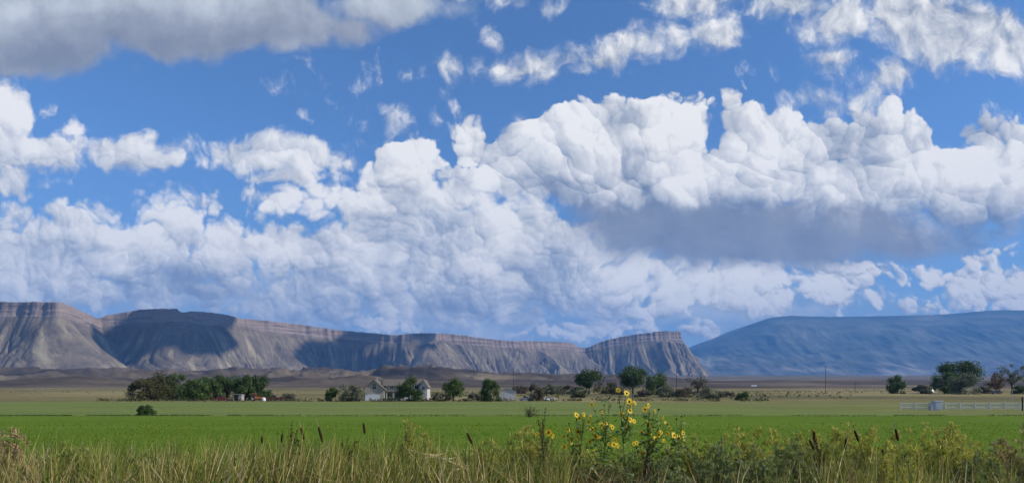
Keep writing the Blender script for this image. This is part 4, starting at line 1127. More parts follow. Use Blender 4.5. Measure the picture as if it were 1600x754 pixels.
M_pole = plain_mat('weathered_pole_wood', (0.085, 0.068, 0.055), 0.9, 0.1)
PG = 'utility poles across the plain'
for px, top, D, lab in ((1290, 572, 440, 'tallest utility pole, standing against the blue mountain'), (1336, 596, 430, 'short utility pole on the tan grass right of the tallest one'),
                        (1057, 581, 430, 'utility pole between the cottonwoods and the tall bare shrub'), (802, 579, 440, 'utility pole behind the white shed')):
    z0 = gzf(0, D); h = wz(top, D) - z0
    o = empty('utility_pole', (wx(px, D), D, z0 - 0.1)); tag(o, lab, 'pole', PG)
    b = MB(); b.tube([(0, 0, 0), (0, 0, h * 0.5), (0.02, 0, h)], [0.17, 0.15, 0.11], 8); b.build('shaft', M_pole, o)
    b = MB(); b.box((-1.1, -0.2, h - 0.75), (1.1, -0.1, h - 0.61)); ca = b.build('crossarm', M_pole, o)
    for x in (-1.0, 0.4, 1.0):
        b = MB(); b.lathe([(0.0, 0.0), (0.05, 0.0), (0.06, 0.08), (0.03, 0.16), (0, 0.17)], 8, (x, -0.15, h - 0.61)); b.build('insulator', M_rim, ca)
# ---------------------------------------------------------------- foreground weeds
def gl(kind): return kind
M_reed = leaf_mat('reed_green', [(0.0, (0.085, 0.135, 0.020)), (0.45, (0.17, 0.205, 0.032)), (0.75, (0.33, 0.30, 0.065)), (1.0, (0.52, 0.44, 0.15))], 0.35, 0.5)
M_straw = leaf_mat('straw', [(0.0, (0.260, 0.170, 0.073)), (0.4, (0.488, 0.350, 0.155)), (0.8, (0.715, 0.552, 0.277)), (1.0, (0.943, 0.812, 0.520))], 0.25, 0.6)
M_fine = leaf_mat('fine_grass', [(0.0, (0.085, 0.115, 0.018)), (0.5, (0.185, 0.190, 0.036)), (0.8, (0.33, 0.27, 0.075)), (1.0, (0.50, 0.40, 0.15))], 0.35, 0.6)
M_dead = leaf_mat('dead_brown_leaf', [(0.0, (0.06, 0.030, 0.015)), (0.5, (0.15, 0.080, 0.040)), (0.85, (0.27, 0.165, 0.085)), (1.0, (0.44, 0.31, 0.18))], 0.2, 0.8)
M_weed = leaf_mat('weed_olive', [(0.0, (0.15, 0.185, 0.040)), (0.5, (0.29, 0.32, 0.075)), (1.0, (0.46, 0.46, 0.14))], 0.4, 0.7)
M_weedy = leaf_mat('weed_yellow', [(0.0, (0.22, 0.235, 0.045)), (0.5, (0.40, 0.38, 0.085)), (1.0, (0.60, 0.53, 0.17))], 0.4, 0.7)
M_weedg = leaf_mat('weed_grey_green', [(0.0, (0.12, 0.155, 0.060)), (0.5, (0.21, 0.245, 0.10)), (1.0, (0.34, 0.36, 0.17))], 0.35, 0.7)
M_weedt = leaf_mat('weed_tan', [(0.0, (0.195, 0.146, 0.069)), (0.5, (0.370, 0.282, 0.137)), (1.0, (0.585, 0.458, 0.244))], 0.25, 0.7)
M_stemg = plain_mat('green_stem', (0.15, 0.16, 0.055), 0.7, 0.2)
M_stemb = plain_mat('brown_stem', (0.075, 0.052, 0.033), 0.85, 0.1)

def blades(name, label, m, spots, width, segs=5, droop=0.35, lean=0.16, seed=1):
    """spots (n,4): px, Y, height of the tip in the picture (py), jitter -> curved ribbons"""
    r = np.random.default_rng(seed)
    px, Y, py = spots[:, 0], spots[:, 1], spots[:, 2]
    x = wx(px, Y); z0 = berm(x, Y) - 0.02
    h = np.clip(wz(py, Y) - z0, 0.25, 2.6); n = len(x)
    az = r.random(n) * 6.2832; ln = lean * np.abs(r.normal(size=n)) + 0.02
    dx = np.cos(az) * ln + 0.05; dy = np.sin(az) * ln
    dr = droop * r.random(n) ** 2.2
    t = np.linspace(0, 1, segs + 1)[None, :]
    hor = h[:, None] * (t * 0.35 + 0.65 * t ** 2.2) + (h * dr)[:, None] * t ** 5 * 1.2
    zz = h[:, None] * (t - (dr)[:, None] * t ** 6 * 0.55)
    cx = x[:, None] + dx[:, None] * hor + (np.sign(dx) * dr * 0.5 * h)[:, None] * t ** 5; cy_ = Y[:, None] + dy[:, None] * hor
    C_ = np.stack([cx, cy_, z0[:, None] + zz], -1)
    a = r.random(n) * 3.1416
    w = (width * (0.6 + 0.8 * r.random(n)))[:, None] * np.clip(1.05 - t ** 2.5, 0.06, 1) * np.clip(0.55 + t * 2, 0, 1)
    U = np.stack([np.cos(a), np.sin(a) * 0.8, np.zeros(n)], -1)[:, None, :] * w[..., None] * 0.5
    b = MB(); b.ribbons(C_ - U, C_ + U)
    return tag(b.build(name, m), label, name.replace('_', ' '), kind='stuff')
def spots(r, ranges, jit=30, y0=7.2, y1=12.0):
    """ranges: (px0, px1, top py, count)"""
    out = []
    for p0, p1, top, k in ranges:
        px = p0 + (p1 - p0) * r.random(k); Y = y0 + (y1 - y0) * r.random(k)
        cl = fb(px / 45.0, Y * 0.9, 3)
        keep = r.random(k) < np.clip(0.55 + 1.5 * cl, 0.08, 1)
        py = top - cl * 26 + jit * r.random(k) ** 0.7 + r.exponential(14, k) - 8
        out.append(np.stack([px, Y, py], 1)[keep])
    return np.concatenate(out)
r = np.random.default_rng(77)
blades('reeds', 'tall green and yellowing reed blades across the ditch', M_reed,
       spots(r, [(-60, 60, 694, 360), (60, 350, 676, 3000), (350, 660, 672, 3400), (660, 880, 678, 1900), (880, 1270, 712, 500), (1270, 1460, 686, 900), (1460, 1960, 696, 1300), (-360, -60, 690, 900)]), 0.021, 6, 0.45, 0.13, 1)
blades('dry_grass', 'straw coloured dry grass and broken reed blades', M_straw,
       spots(r, [(-60, 60, 684, 800), (60, 240, 688, 1050), (240, 480, 682, 1500), (480, 700, 684, 1100), (700, 880, 686, 850), (880, 1080, 714, 300), (1080, 1270, 704, 420), (1270, 1420, 690, 650), (1420, 1960, 696, 1300), (-360, -60, 686, 900)], 34), 0.017, 6, 0.8, 0.20, 2)
blades('grass', 'fine olive and yellow grass filling the bank', M_fine,
       spots(r, [(-60, 880, 690, 11000), (880, 1100, 712, 2400), (1100, 1960, 700, 11000), (-360, -60, 690, 3600)], 46, 7.0, 12.8), 0.0065, 5, 0.5, 0.22, 3)
blades('dead_leaves', 'dark brown dead reed leaves low in the weeds', M_dead,
       spots(r, [(430, 478, 680, 600), (525, 575, 692, 600), (575, 760, 698, 800), (60, 430, 700, 1200), (760, 850, 706, 260), (840, 1010, 706, 800), (1010, 1260, 724, 300), (1280, 1345, 692, 260), (1540, 1650, 706, 420)], 34, 7.2, 10.5), 0.012, 5, 0.7, 0.24, 4)
# a few tall single blades that stand clear of the rest
tall = np.concatenate([np.stack([-20 + 890 * r.random(70), 8.4 + 1.4 * r.random(70), 664 + 22 * r.random(70)], 1), np.array([(183, 9, 671), (272, 9, 676), (281, 9.3, 685), (350, 8.8, 661), (352, 9.2, 672), (358, 8.6, 690), (330, 9, 676), (392, 9, 660), (395, 9.1, 672), (290, 9, 672), (452, 9, 650), (466, 9.2, 668), (580, 9.2, 661), (587, 9.0, 667), (610, 9, 668), (660, 9.3, 668),
                 (1180, 8.8, 672), (1190, 9.0, 660), (1285, 8.6, 664), (1310, 9.5, 655), (1297, 9.0, 668), (1398, 9.0, 664), (1470, 9.2, 675), (1502, 9.1, 668), (1590, 9.0, 660), (25, 9, 668), (75, 9, 681), (112, 9, 676)])])
blades('tall_grass', 'single tall reed blades standing clear of the rest', M_reed, tall, 0.016, 6, 0.25, 0.10, 5)

def under(name, label, m, n, size, seed, px0, px1, z0, z1, y0=7.0, y1=12.5):
    r = np.random.default_rng(seed)
    Y = y0 + (y1 - y0) * r.random(n); px = px0 + (px1 - px0) * r.random(n); x = wx(px, Y)
    z = berm(x, Y) + z0 + (z1 - z0) * r.random(n) ** 1.6 * (1 + 0.4 * fb(x * 0.8, Y, 2))
    b = MB(); b.addq(leaf_quads(np.stack([x, Y, z], 1), size, r), 4)
    return tag(b.build(name, m), label, 'undergrowth', kind='stuff')
under('undergrowth', 'leafy green undergrowth at the foot of the weeds', M_weedg, 21000, 0.055, 21, -360, 1960, 0.0, 0.72)
under('undergrowth', 'brown leaf litter and dead stems at the foot of the weeds', M_dead, 13000, 0.05, 22, -360, 1960, 0.0, 0.62)

def needles(P, Dr, length, width, r):
    n = len(P); L_ = (length * (0.5 + r.random(n)))[:, None]
    d = Dr / (np.linalg.norm(Dr, axis=1, keepdims=True) + 1e-9)
    u = np.cross(d, r.normal(size=(n, 3))); u /= np.linalg.norm(u, axis=1, keepdims=True) + 1e-9
    w = u * (width * (0.6 + 0.8 * r.random(n)))[:, None] * 0.5
    return np.stack([P, P + d * L_ * 0.45 + w, P + d * L_, P + d * L_ * 0.45 - w], 1)
# feathery weeds: each a bush of its own
WG = 'feathery weed bushes in the foreground'
def weed(px, top, wpx, Y, m, label, seed, n=13000, leaf=0.027, stems=46, name='weed_bush', group=WG, stem_m=None, narrow=False):
    r = np.random.default_rng(seed)
    x = wx(px, Y); z0 = float(berm(x, Y)) - 0.03
    h = wz(top - (8 if px > 1060 else 0), Y) - z0; w = wpx * (1.0 if narrow else 1.45) / F * Y * 0.5
    if narrow: n = n // 4
    root = empty(name, (x, Y, z0)); tag(root, label, 'weed', group)
    sb = MB(); P = []; Q = []
    per = n // stems
    for i in range(stems):
        a = r.random() * 6.2832; q = r.random() ** 0.6
        tipz = h * (1.0 - 0.38 * q ** 2) * (0.72 + 0.30 * r.random())
        tip = np.array([math.cos(a) * w * q, math.sin(a) * w * q * 0.8, tipz])
        k = np.linspace(0, 1, 6)[:, None]
        bow = np.array([math.cos(a), math.sin(a), 0]) * w * 0.25 * q
        path = np.concatenate([tip[None, :2] * k ** 1.5 + bow[None, :2] * (k * (1 - k)), tip[2] * k ** (0.9)], 1)
        path += np.concatenate([r.normal(0, 0.012, (6, 2)), np.zeros((6, 1))], 1) * k
        sb.tube(path, 0.0055 * (1.1 - k[:, 0]) + 0.0012, 3, cap=False)
        # side twigs carry the leaves
        tw = 9
        for j in range(tw):
            f = 0.28 + 0.72 * (j + r.random()) / tw
            p = np.array([np.interp(f, k[:, 0], path[:, c]) for c in range(3)])
            d = r.normal(size=3); d[2] = abs(d[2]) * 0.8 + 0.5; d /= np.linalg.norm(d)
            L_ = (0.06 + 0.17 * r.random()) * (1.25 - f) * (0.55 if narrow else 1.0) + 0.03
            kk = r.random(per // tw)[:, None]
            P.append(p + d * L_ * kk + r.normal(0, 0.010, (len(kk), 3)) + np.array([0, 0, -0.03]) * kk ** 2)
            Q.append(d * 0.8 + r.normal(0, 0.55, (len(kk), 3)) + np.array([0, 0, 0.35]))
    sb.build('stems', stem_m or M_stemg, root)
    b = MB(); P = np.concatenate(P); Q = np.concatenate(Q)
    b.addq(needles(P, Q, leaf * 2.2, leaf * 0.42, r), 4)
    b.build('foliage', m, root)
    return root
for i, (px, top, w, Y, m, lab) in enumerate([
        (12, 664, 90, 9.6, M_weedt, 'tan feathery weed at the left edge'),
        (118, 690, 80, 9.0, M_weed, 'low green weed among the reeds near the left edge'),
        (642, 634, 40, 10.4, M_weedy, 'narrow pale weed rising alone left of the fallen dry reeds'),
        (662, 676, 90, 9.6, M_weedy, 'yellow green weed left of the fallen dry reeds'),
        (700, 690, 90, 9.2, M_weed, 'olive weed under the fallen dry reeds'),
        (768, 682, 80, 9.4, M_weedy, 'yellow green weed left of the dark dock stalk'),
        (826, 654, 70, 9.7, M_weedy, 'tall yellow green weed at the left of the sunflowers'),
        (884, 704, 80, 9.6, M_weed, 'green weed at the foot of the leftmost sunflower'),
        (948, 704, 90, 9.9, M_weedg, 'grey green weed at the foot of the sunflowers, middle'),
        (1006, 698, 100, 10.2, M_weed, 'olive weed behind the lower sunflowers'),
        (1052, 696, 90, 9.8, M_weedg, 'grey green round weed below the right sunflowers'),
        (1098, 682, 90, 9.3, M_weed, 'dense olive weed just right of the sunflowers'),
        (1150, 676, 90, 9.7, M_weedy, 'yellow green weed, second to the right of the sunflowers'),
        (1200, 672, 80, 9.2, M_weedy, 'tall yellow green weed left of the right cattails'),
        (1238, 688, 80, 8.6, M_weedg, 'grey green low weed left of the right cattails'),
        (1292, 690, 70, 9.5, M_weed, 'olive weed behind the leaning cattail pair'),
        (1352, 676, 90, 9.9, M_weedy, 'yellow weed behind the middle right cattails'),
        (1436, 670, 100, 9.6, M_weedy, 'broad yellow weed right of the tallest right cattail'),
        (1478, 656, 80, 10.2, M_weedy, 'tallest yellow green weed below the white fence'),
        (1540, 704, 90, 9.0, M_weedg, 'low grey green weed near the right edge'),
        (1665, 684, 100, 9.3, M_weedy, 'yellow weed just outside the right edge'),
        (-60, 684, 90, 9.4, M_weedy, 'yellow weed just outside the left edge'),
        (1592, 672, 90, 9.4, M_weedt, 'tan feathery weed at the right edge'),
        (1030, 716, 90, 8.4, M_weedg, 'dark grey green weed low at the bottom, below the sunflowers'),
        (1180, 704, 100, 8.3, M_weedg, 'dark grey green weed low at the bottom, left of the cattails'),
        (1075, 676, 70, 10.2, M_weedy, 'thin yellow weed just behind the rightmost sunflower'),
        (1122, 694, 110, 8.6, M_weedg, 'wide grey green weed low between the sunflowers and the right cattails'),
        (1262, 666, 60, 10.4, M_weedy, 'thin yellow weed standing behind the upright cattail of the pair'),
        (1318, 662, 60, 10.6, M_weedy, 'thin yellow green weed between the leaning pair and the dark tilted cattail'),
        (1510, 676, 90, 9.4, M_weedy, 'yellow weed under the right half of the white fence'),
        (1560, 690, 80, 9.8, M_weed, 'olive weed left of the tan weed at the right edge'),
        (300, 704, 100, 9.0, M_weedy, 'yellow green weed low among the reeds below the grove'),
        (210, 702, 90, 8.8, M_weed, 'green weed low among the reeds below the field bush'),
        (390, 706, 90, 8.7, M_weed, 'green weed low left of the brown dead clump'),
        (590, 700, 90, 9.2, M_weed, 'green weed below the upright dark cattail'),
        (920, 694, 80, 10.3, M_weedy, 'yellow green weed behind the left sunflowers'),
        (980, 696, 80, 10.4, M_weed, 'olive weed right behind the tallest sunflower'),
        (1395, 700, 100, 8.4, M_weedy, 'yellow weed low at the bottom, below the tallest right cattail')]):
    weed(px, top, w, Y, m, lab, 300 + i, stem_m=M_stemb if m is M_weedt else None, narrow=w < 50)

# cattails
M_cat = plain_mat('cattail_brown', (0.050, 0.026, 0.014), 0.95, 0.05, var=0.3, scale=40)
M_catt = plain_mat('cattail_tip_straw', (0.42, 0.34, 0.20), 0.8, 0.1)
CG = 'cattails standing in the reeds'
def cattail(px, py0, py1, tilt, Y, label, seed, tip=True):
    """head from py0 (top) to py1 at px; tilt in picture pixels across the head"""
    r = np.random.default_rng(seed)
    x1 = wx(px + tilt / 2, Y); x0 = wx(px - tilt / 2, Y)
    hb = np.array([x1, Y, wz(py1, Y)]); ht = np.array([x0, Y - 0.01, wz(py0, Y)])
    bx_ = x1 + (x1 - x0) * 2.2 + r.normal(0, 0.04); by = Y + r.normal(0, 0.06); bz = float(berm(bx_, by)) - 0.03
    root = empty('cattail', (bx_, by, bz)); tag(root, label, 'cattail', CG)
    o = np.array([bx_, by, bz])
    b = MB(); k = np.linspace(0, 1, 6)[:, None]
    dirn = (hb - ht); dirn /= np.linalg.norm(dirn)
    base = np.zeros(3); e = hb - o; c = e + dirn * np.linalg.norm(e) * 0.45
    path = (1 - k) ** 2 * base + 2 * k * (1 - k) * c + k * k * e
    b.tube(path, 0.0058 - 0.002 * k[:, 0], 5); b.build('stalk', M_stemg if seed % 3 else M_stemb, root, True)
    b = MB(); kk = np.linspace(0, 1, 9); R_ = 0.0152 * np.array([0.45, 0.85, 1, 1, 1.02, 1, 0.98, 0.85, 0.4])
    b.tube(e + (ht - hb)[None, :] * kk[:, None], R_, 9); b.build('seed_head', M_cat, root, True)
    if tip:
        b = MB(); t0 = e + (ht - hb); b.tube([t0 - (ht - hb) * 0.02, t0 + (ht - hb) * 0.35, t0 + (ht - hb) * 0.6], [0.005, 0.0035, 0.001], 5); b.build('spike', M_catt, root)
    for q in range(3):
        t = np.linspace(0, 1, 7)[None, :]; hh = np.linalg.norm(e) * (0.65 + 0.35 * r.random()); a = r.random() * 6.28; ln = 0.10 + 0.10 * r.random()
        C_ = np.stack([np.cos(a) * hh * ln * t ** 2, np.sin(a) * hh * ln * t ** 2, hh * t - 0.06 * hh * t ** 5], -1)
        U = np.stack([np.cos(a + 1.4) * np.ones_like(t), np.sin(a + 1.4) * np.ones_like(t), 0 * t], -1) * (0.010 * np.clip(1.05 - t ** 3, 0.05, 1))[..., None]
        b = MB(); b.ribbons(C_ - U, C_ + U); b.build('leaf', M_reed, root)
for i, (px, a, b_, tl, Y, lab, tp) in enumerate([
        (410, 680, 692, 0, 9.0, 'small cattail, leftmost of all', False),
        (473, 667, 687, 5, 9.2, 'cattail leaning left, left one of the two below the grove and garage', True),
        (501, 666, 690, 6, 8.9, 'pale sided cattail leaning left, right one of the two below the garage', True),
        (569, 660, 677, 2, 9.1, 'upright dark cattail below the left end of the farmhouse', False),
        (536, 690, 706, 3, 9.6, 'short cattail low in the reeds below the garage', False),
        (441, 676, 690, -2, 9.7, 'slim cattail beside the brown dead clump at the left', False),
        (734, 675, 694, 9, 8.8, 'strongly tilted cattail between the fallen reeds and the sunflowers', True),
        (1272, 673, 690, 1, 9.0, 'upright cattail, left in the right hand pair', False),
        (1268, 686, 702, 8, 8.7, 'leaning cattail of the right hand pair, low and tilted left', False),
        (1321, 683, 702, -1, 9.1, 'cattail with a broken pale tip, right of the leaning pair', True),
        (1338, 671, 689, 7, 9.2, 'dark tilted cattail right of the one with the broken tip', False),
        (1401, 669, 688, 5, 8.8, 'tallest cattail at the right, with a pale leaning tip', True),
        (1379, 701, 710, 2, 9.0, 'short cattail left below the tallest right one', False),
        (1415, 709, 722, 3, 8.9, 'lowest cattail, just right below the tallest right one', False)]):
    cattail(px, a, b_, tl, Y, lab, 500 + i, tp)

# dark dock stalks and fallen reeds
M_dock = leaf_mat('dock_seed', [(0.0, (0.025, 0.012, 0.007)), (0.6, (0.060, 0.030, 0.017)), (1.0, (0.11, 0.062, 0.034))], 0.05, 0.9)
DG = 'dark seed stalks among the weeds'
def dock(px, top, Y, lean, label, seed):
    r = np.random.default_rng(seed)
    x = wx(px, Y); z0 = float(berm(x, Y)) - 0.03; h = wz(top, Y) - z0
    root = empty('dock_stalk', (x, Y, z0)); tag(root, label, 'weed', DG)
    b = MB(); P = []
    k = np.linspace(0, 1, 7)[:, None]
    main = np.concatenate([lean * k ** 1.4 * h, 0.03 * np.sin(k * 4), h * k], 1); b.tube(main, 0.007 - 0.004 * k[:, 0], 5)
    for i in range(7):
        f = 0.45 + 0.5 * i / 7; p = np.array([np.interp(f, k[:, 0], main[:, c]) for c in range(3)])
        a = r.random() * 6.28; d = np.array([math.cos(a) * 0.35, math.sin(a) * 0.35, 1.0]) * h * 0.22
        b.tube([p, p + d * 0.5, p + d], [0.004, 0.003, 0.001], 4)
        q = r.random(70)[:, None]; P.append(p + d * q + r.normal(0, 0.010, (70, 3)))
    q = (0.40 + 0.60 * r.random(260))[:, None]
    P.append(np.concatenate([np.interp(q[:, 0], k[:, 0], main[:, c])[:, None] for c in range(3)], 1) + r.normal(0, 0.012, (260, 3)))
    b.build('stalk', M_stemb, root)
    m = MB(); m.addq(leaf_quads(np.concatenate(P), 0.016, r), 4); m.build('seeds', M_dock, root)
for i, (px, top, Y, ln, lab) in enumerate([
        (452, 676, 8.9, 0.02, 'dark brown seed stalk in the brown clump at the left'), (466, 690, 9.2, 0.05, 'shorter brown seed stalk leaning right in the brown clump'),
        (549, 700, 8.7, -0.02, 'brown seed stalk low below the garage'), (627, 692, 8.9, 0.01, 'dark stalk left of the fallen dry reeds'),
        (851, 655, 9.0, -0.02, 'tall dark stalk at the left of the sunflowers'), (846, 690, 8.6, 0.03, 'thicker dark stalk just below the tall one by the sunflowers'),
        (1004, 700, 8.8, 0.05, 'dark stalk in the middle of the sunflower clump'), (1276, 690, 8.8, 0.04, 'dark stalk below the leaning cattail pair')]):
    dock(px, top, Y, ln, lab, 600 + i)
M_dry = plain_mat('bleached_reed', (0.34, 0.27, 0.16), 0.8, 0.1, var=0.2)
for i, (pts, lab) in enumerate([([(632, 700), (665, 711), (705, 722), (745, 740)], 'longest bleached reed lying slantwise across the weeds'),
                                ([(640, 722), (668, 714), (694, 719), (720, 730)], 'bleached reed crossing under the longest one'),
                                ([(662, 738), (690, 741), (712, 735), (728, 728)], 'short bleached reed lowest of the three fallen ones'),
                                ([(920, 742), (926, 728), (936, 744), (950, 752)], 'pale curled dead reed at the foot of the sunflowers')]):
    Y = 8.5 + 0.1 * i
    p = np.array([(wx(a, Y), Y + 0.12 * j, wz(c, Y)) for j, (a, c) in enumerate(pts)])
    o = empty('dry_reed', tuple(p[0])); tag(o, lab, 'reed', 'bleached fallen reeds')
    b = MB(); t = np.linspace(0, 1, 4); tt = np.linspace(0, 1, 12)
    q = np.stack([np.interp(tt, t, p[:, c] - p[0, c]) for c in range(3)], 1); q[1:-1] = (q[:-2] + q[1:-1] * 2 + q[2:]) / 4
    b.tube(q, np.linspace(0.0055, 0.0025, 12), 5); b.build('stalk', M_dry, o, True)
    b = MB(); rr = np.random.default_rng(i)
    for j in (3, 6, 8):
        d = q[j + 2] - q[j]; d = d / np.linalg.norm(d); L_ = 0.22 + 0.1 * rr.random(); u = np.array([0.1, 0.2, 0.5 * rr.choice([-1, 1])])
        s_ = np.linspace(0, 1, 5)[None, :, None]; C_ = q[j] + (d * L_ * s_ + u * L_ * s_ ** 2 * 0.5); U = np.array([0, 0.3, 1.0]) * 0.007 * (1.05 - s_ ** 2)
        b.ribbons(C_ - U, C_ + U)
    b.build('leaf', M_straw, o)

# ---------------------------------------------------------------- sunflowers
M_petal = leaf_mat('sunflower_petal', [(0.0, (0.76, 0.46, 0.012)), (0.5, (0.86, 0.60, 0.025)), (1.0, (0.90, 0.70, 0.07))], 0.35, 0.5)
M_disc = plain_mat('sunflower_disc', (0.040, 0.020, 0.010), 0.95, 0.05, var=0.4, scale=120)
M_sleaf = leaf_mat('sunflower_leaf', [(0.0, (0.098, 0.167, 0.043)), (0.6, (0.167, 0.245, 0.070)), (1.0, (0.274, 0.333, 0.118))], 0.35, 0.6)
def flower_meshes(seed):
    r = np.random.default_rng(seed)
    b = MB(); n = 17
    for i in range(n):
        a = i / n * 6.2832 + r.normal(0, 0.08); L_ = 0.034 * (0.85 + 0.3 * r.random()); w = 0.0078; lift = r.normal(0.004, 0.006)
        ca, sa = math.cos(a), math.sin(a)
        pts = [(0.009, 0, 0), (0.018, -w, 0.002 + lift * 0.3), (0.018, w, 0.002 + lift * 0.3), (0.030, -w * 0.9, lift * 0.7), (0.030, w * 0.9, lift * 0.7), (0.011 + L_, 0, lift)]
        b.add([(x * ca - y * sa, x * sa + y * ca, z) for x, y, z in pts], [(0, 1, 2), (1, 3, 4, 2), (3, 5, 4)])
    fl = b
    d = MB(); d.lathe([(0.0, 0.0005), (0.0118, 0.001), (0.0122, 0.004), (0.0095, 0.0085), (0.006, 0.0095), (0.0, 0.0085)], 14)
    return fl, d
FM = []
for sd_ in range(3):
    a, d = flower_meshes(900 + sd_)
    fo = a.build('flower', M_petal); do = d.build('disc', M_disc, None, True)
    FM.append((fo.data, do.data)); bpy.data.objects.remove(fo); bpy.data.objects.remove(do)
sb = MB(); sb.lathe([(0.0, -0.012), (0.011, -0.009), (0.016, 0.0), (0.014, 0.008), (0.006, 0.012), (0.0, 0.0125)], 10)
so_ = sb.build('seed_head', M_disc, None, True); SEED = so_.data; bpy.data.objects.remove(so_)
FL = [  # px, py, scale, facing sideways (-1..1), kind
    (966, 609, 0.9, -1.2, 'f'), (979, 614, 1.15, 0.1, 'f'), (983, 627, 1.35, 0.2, 'f'), (992, 629, 0.9, 1.3, 'f'), (984, 641, 1.1, 0.3, 'f'), (984, 655, 1.2, 0.1, 'f'), (974, 652, 0.8, -0.7, 'f'), (971, 645, 0.8, -0.9, 'f'), (985, 634, 0.8, 0.8, 'f'),
    (1013, 633, 0.95, 0.9, 'f'), (1008, 639, 1.15, -0.3, 'f'), (1023, 642, 0.8, 1.2, 'f'), (1029, 639, 0.9, 0, 's'), (1036, 652, 0.8, 1.0, 'f'), (1042, 662, 0.8, 0, 's'), (1057, 654, 0.8, 0, 's'), (1065, 650, 0.7, 0, 's'), (1012, 660, 1.1, 0.6, 'f'),
    (901, 648, 1.15, 0.1, 'f'), (912, 647, 0.8, 0.5, 'f'), (922, 651, 0.9, 0.6, 'f'), (925, 631.5, 0.9, -1.3, 'f'), (941, 643, 0.8, 1.3, 'f'), (944, 633, 0.6, 0, 's'), (952, 621.5, 0.7, 0, 's'), (903, 673.5, 1.25, 0.2, 'f'), (925, 670, 1.1, -0.3, 'f'),
    (940, 663, 1.1, -0.4, 'f'), (942.5, 668.5, 1.1, 0.4, 'f'), (957, 667, 0.95, 0.5, 'f'), (976, 669, 0.95, 0.8, 'f'), (931, 681.5, 1.3, 0.0, 'f'), (921.5, 689.5, 0.9, -0.6, 'f'), (893, 685, 0.9, 0.7, 'f'), (887, 680, 0.7, 0, 's'), (882, 697.5, 1.1, -0.8, 'f'), (902, 682.5, 1.0, 0.9, 'f'),
    (959, 694, 1.1, -0.2, 'f'), (965, 695.5, 1.0, 0.7, 'f'), (1003, 675, 1.0, -0.2, 'f'), (1028, 672, 0.8, 0, 's'), (1033, 675, 0.9, 0.8, 'f'), (1024, 685.5, 1.3, 0.1, 'f'), (1003, 707.5, 1.15, 0.1, 'f'), (1053, 679.5, 1.2, -0.8, 'f'), (1060, 683, 1.15, 0.3, 'f'), (1067, 676, 1.0, 0.5, 'f'), (1068, 684.5, 1.0, 1.0, 'f'),
    (857, 675, 1.25, -0.3, 'f'), (839, 677, 0.7, -1.1, 'f'), (864, 681, 0.9, 1.1, 'f'), (1037, 688, 0.8, 0.6, 'f'), (889, 661, 0.6, 0, 's'), (910, 655, 0.5, 0, 's')]
PL = [(855, 735, 8.8, 0, 870, 'lone sunflower with three blooms, leftmost, beside the dark stalk'), (903, 750, 9.0, 870, 915, 'sunflower at the left of the main clump'), (941, 752, 9.1, 915, 962, 'leafy sunflower left of the tallest one'),
      (984, 756, 8.9, 962, 998, 'tallest sunflower, blooms up its whole stem'), (1014, 756, 9.2, 998, 1045, 'spreading sunflower just right of the tallest one'), (1054, 752, 9.0, 1045, 1100, 'rightmost sunflower with a bunch of blooms')]
rx = np.random.default_rng(21)
for i_ in range(38):
    a_, q_ = rx.random() * 6.283, rx.random() ** 0.6
    FL.append((968 + 104 * q_ * math.cos(a_), 676 + 30 * q_ * math.sin(a_), 0.6 + 0.35 * rx.random(), rx.normal(0, 0.7), 'f' if rx.random() < 0.8 else 's'))
r = np.random.default_rng(8)
M_fstem = plain_mat('sunflower_stem', (0.13, 0.16, 0.06), 0.8, 0.15)
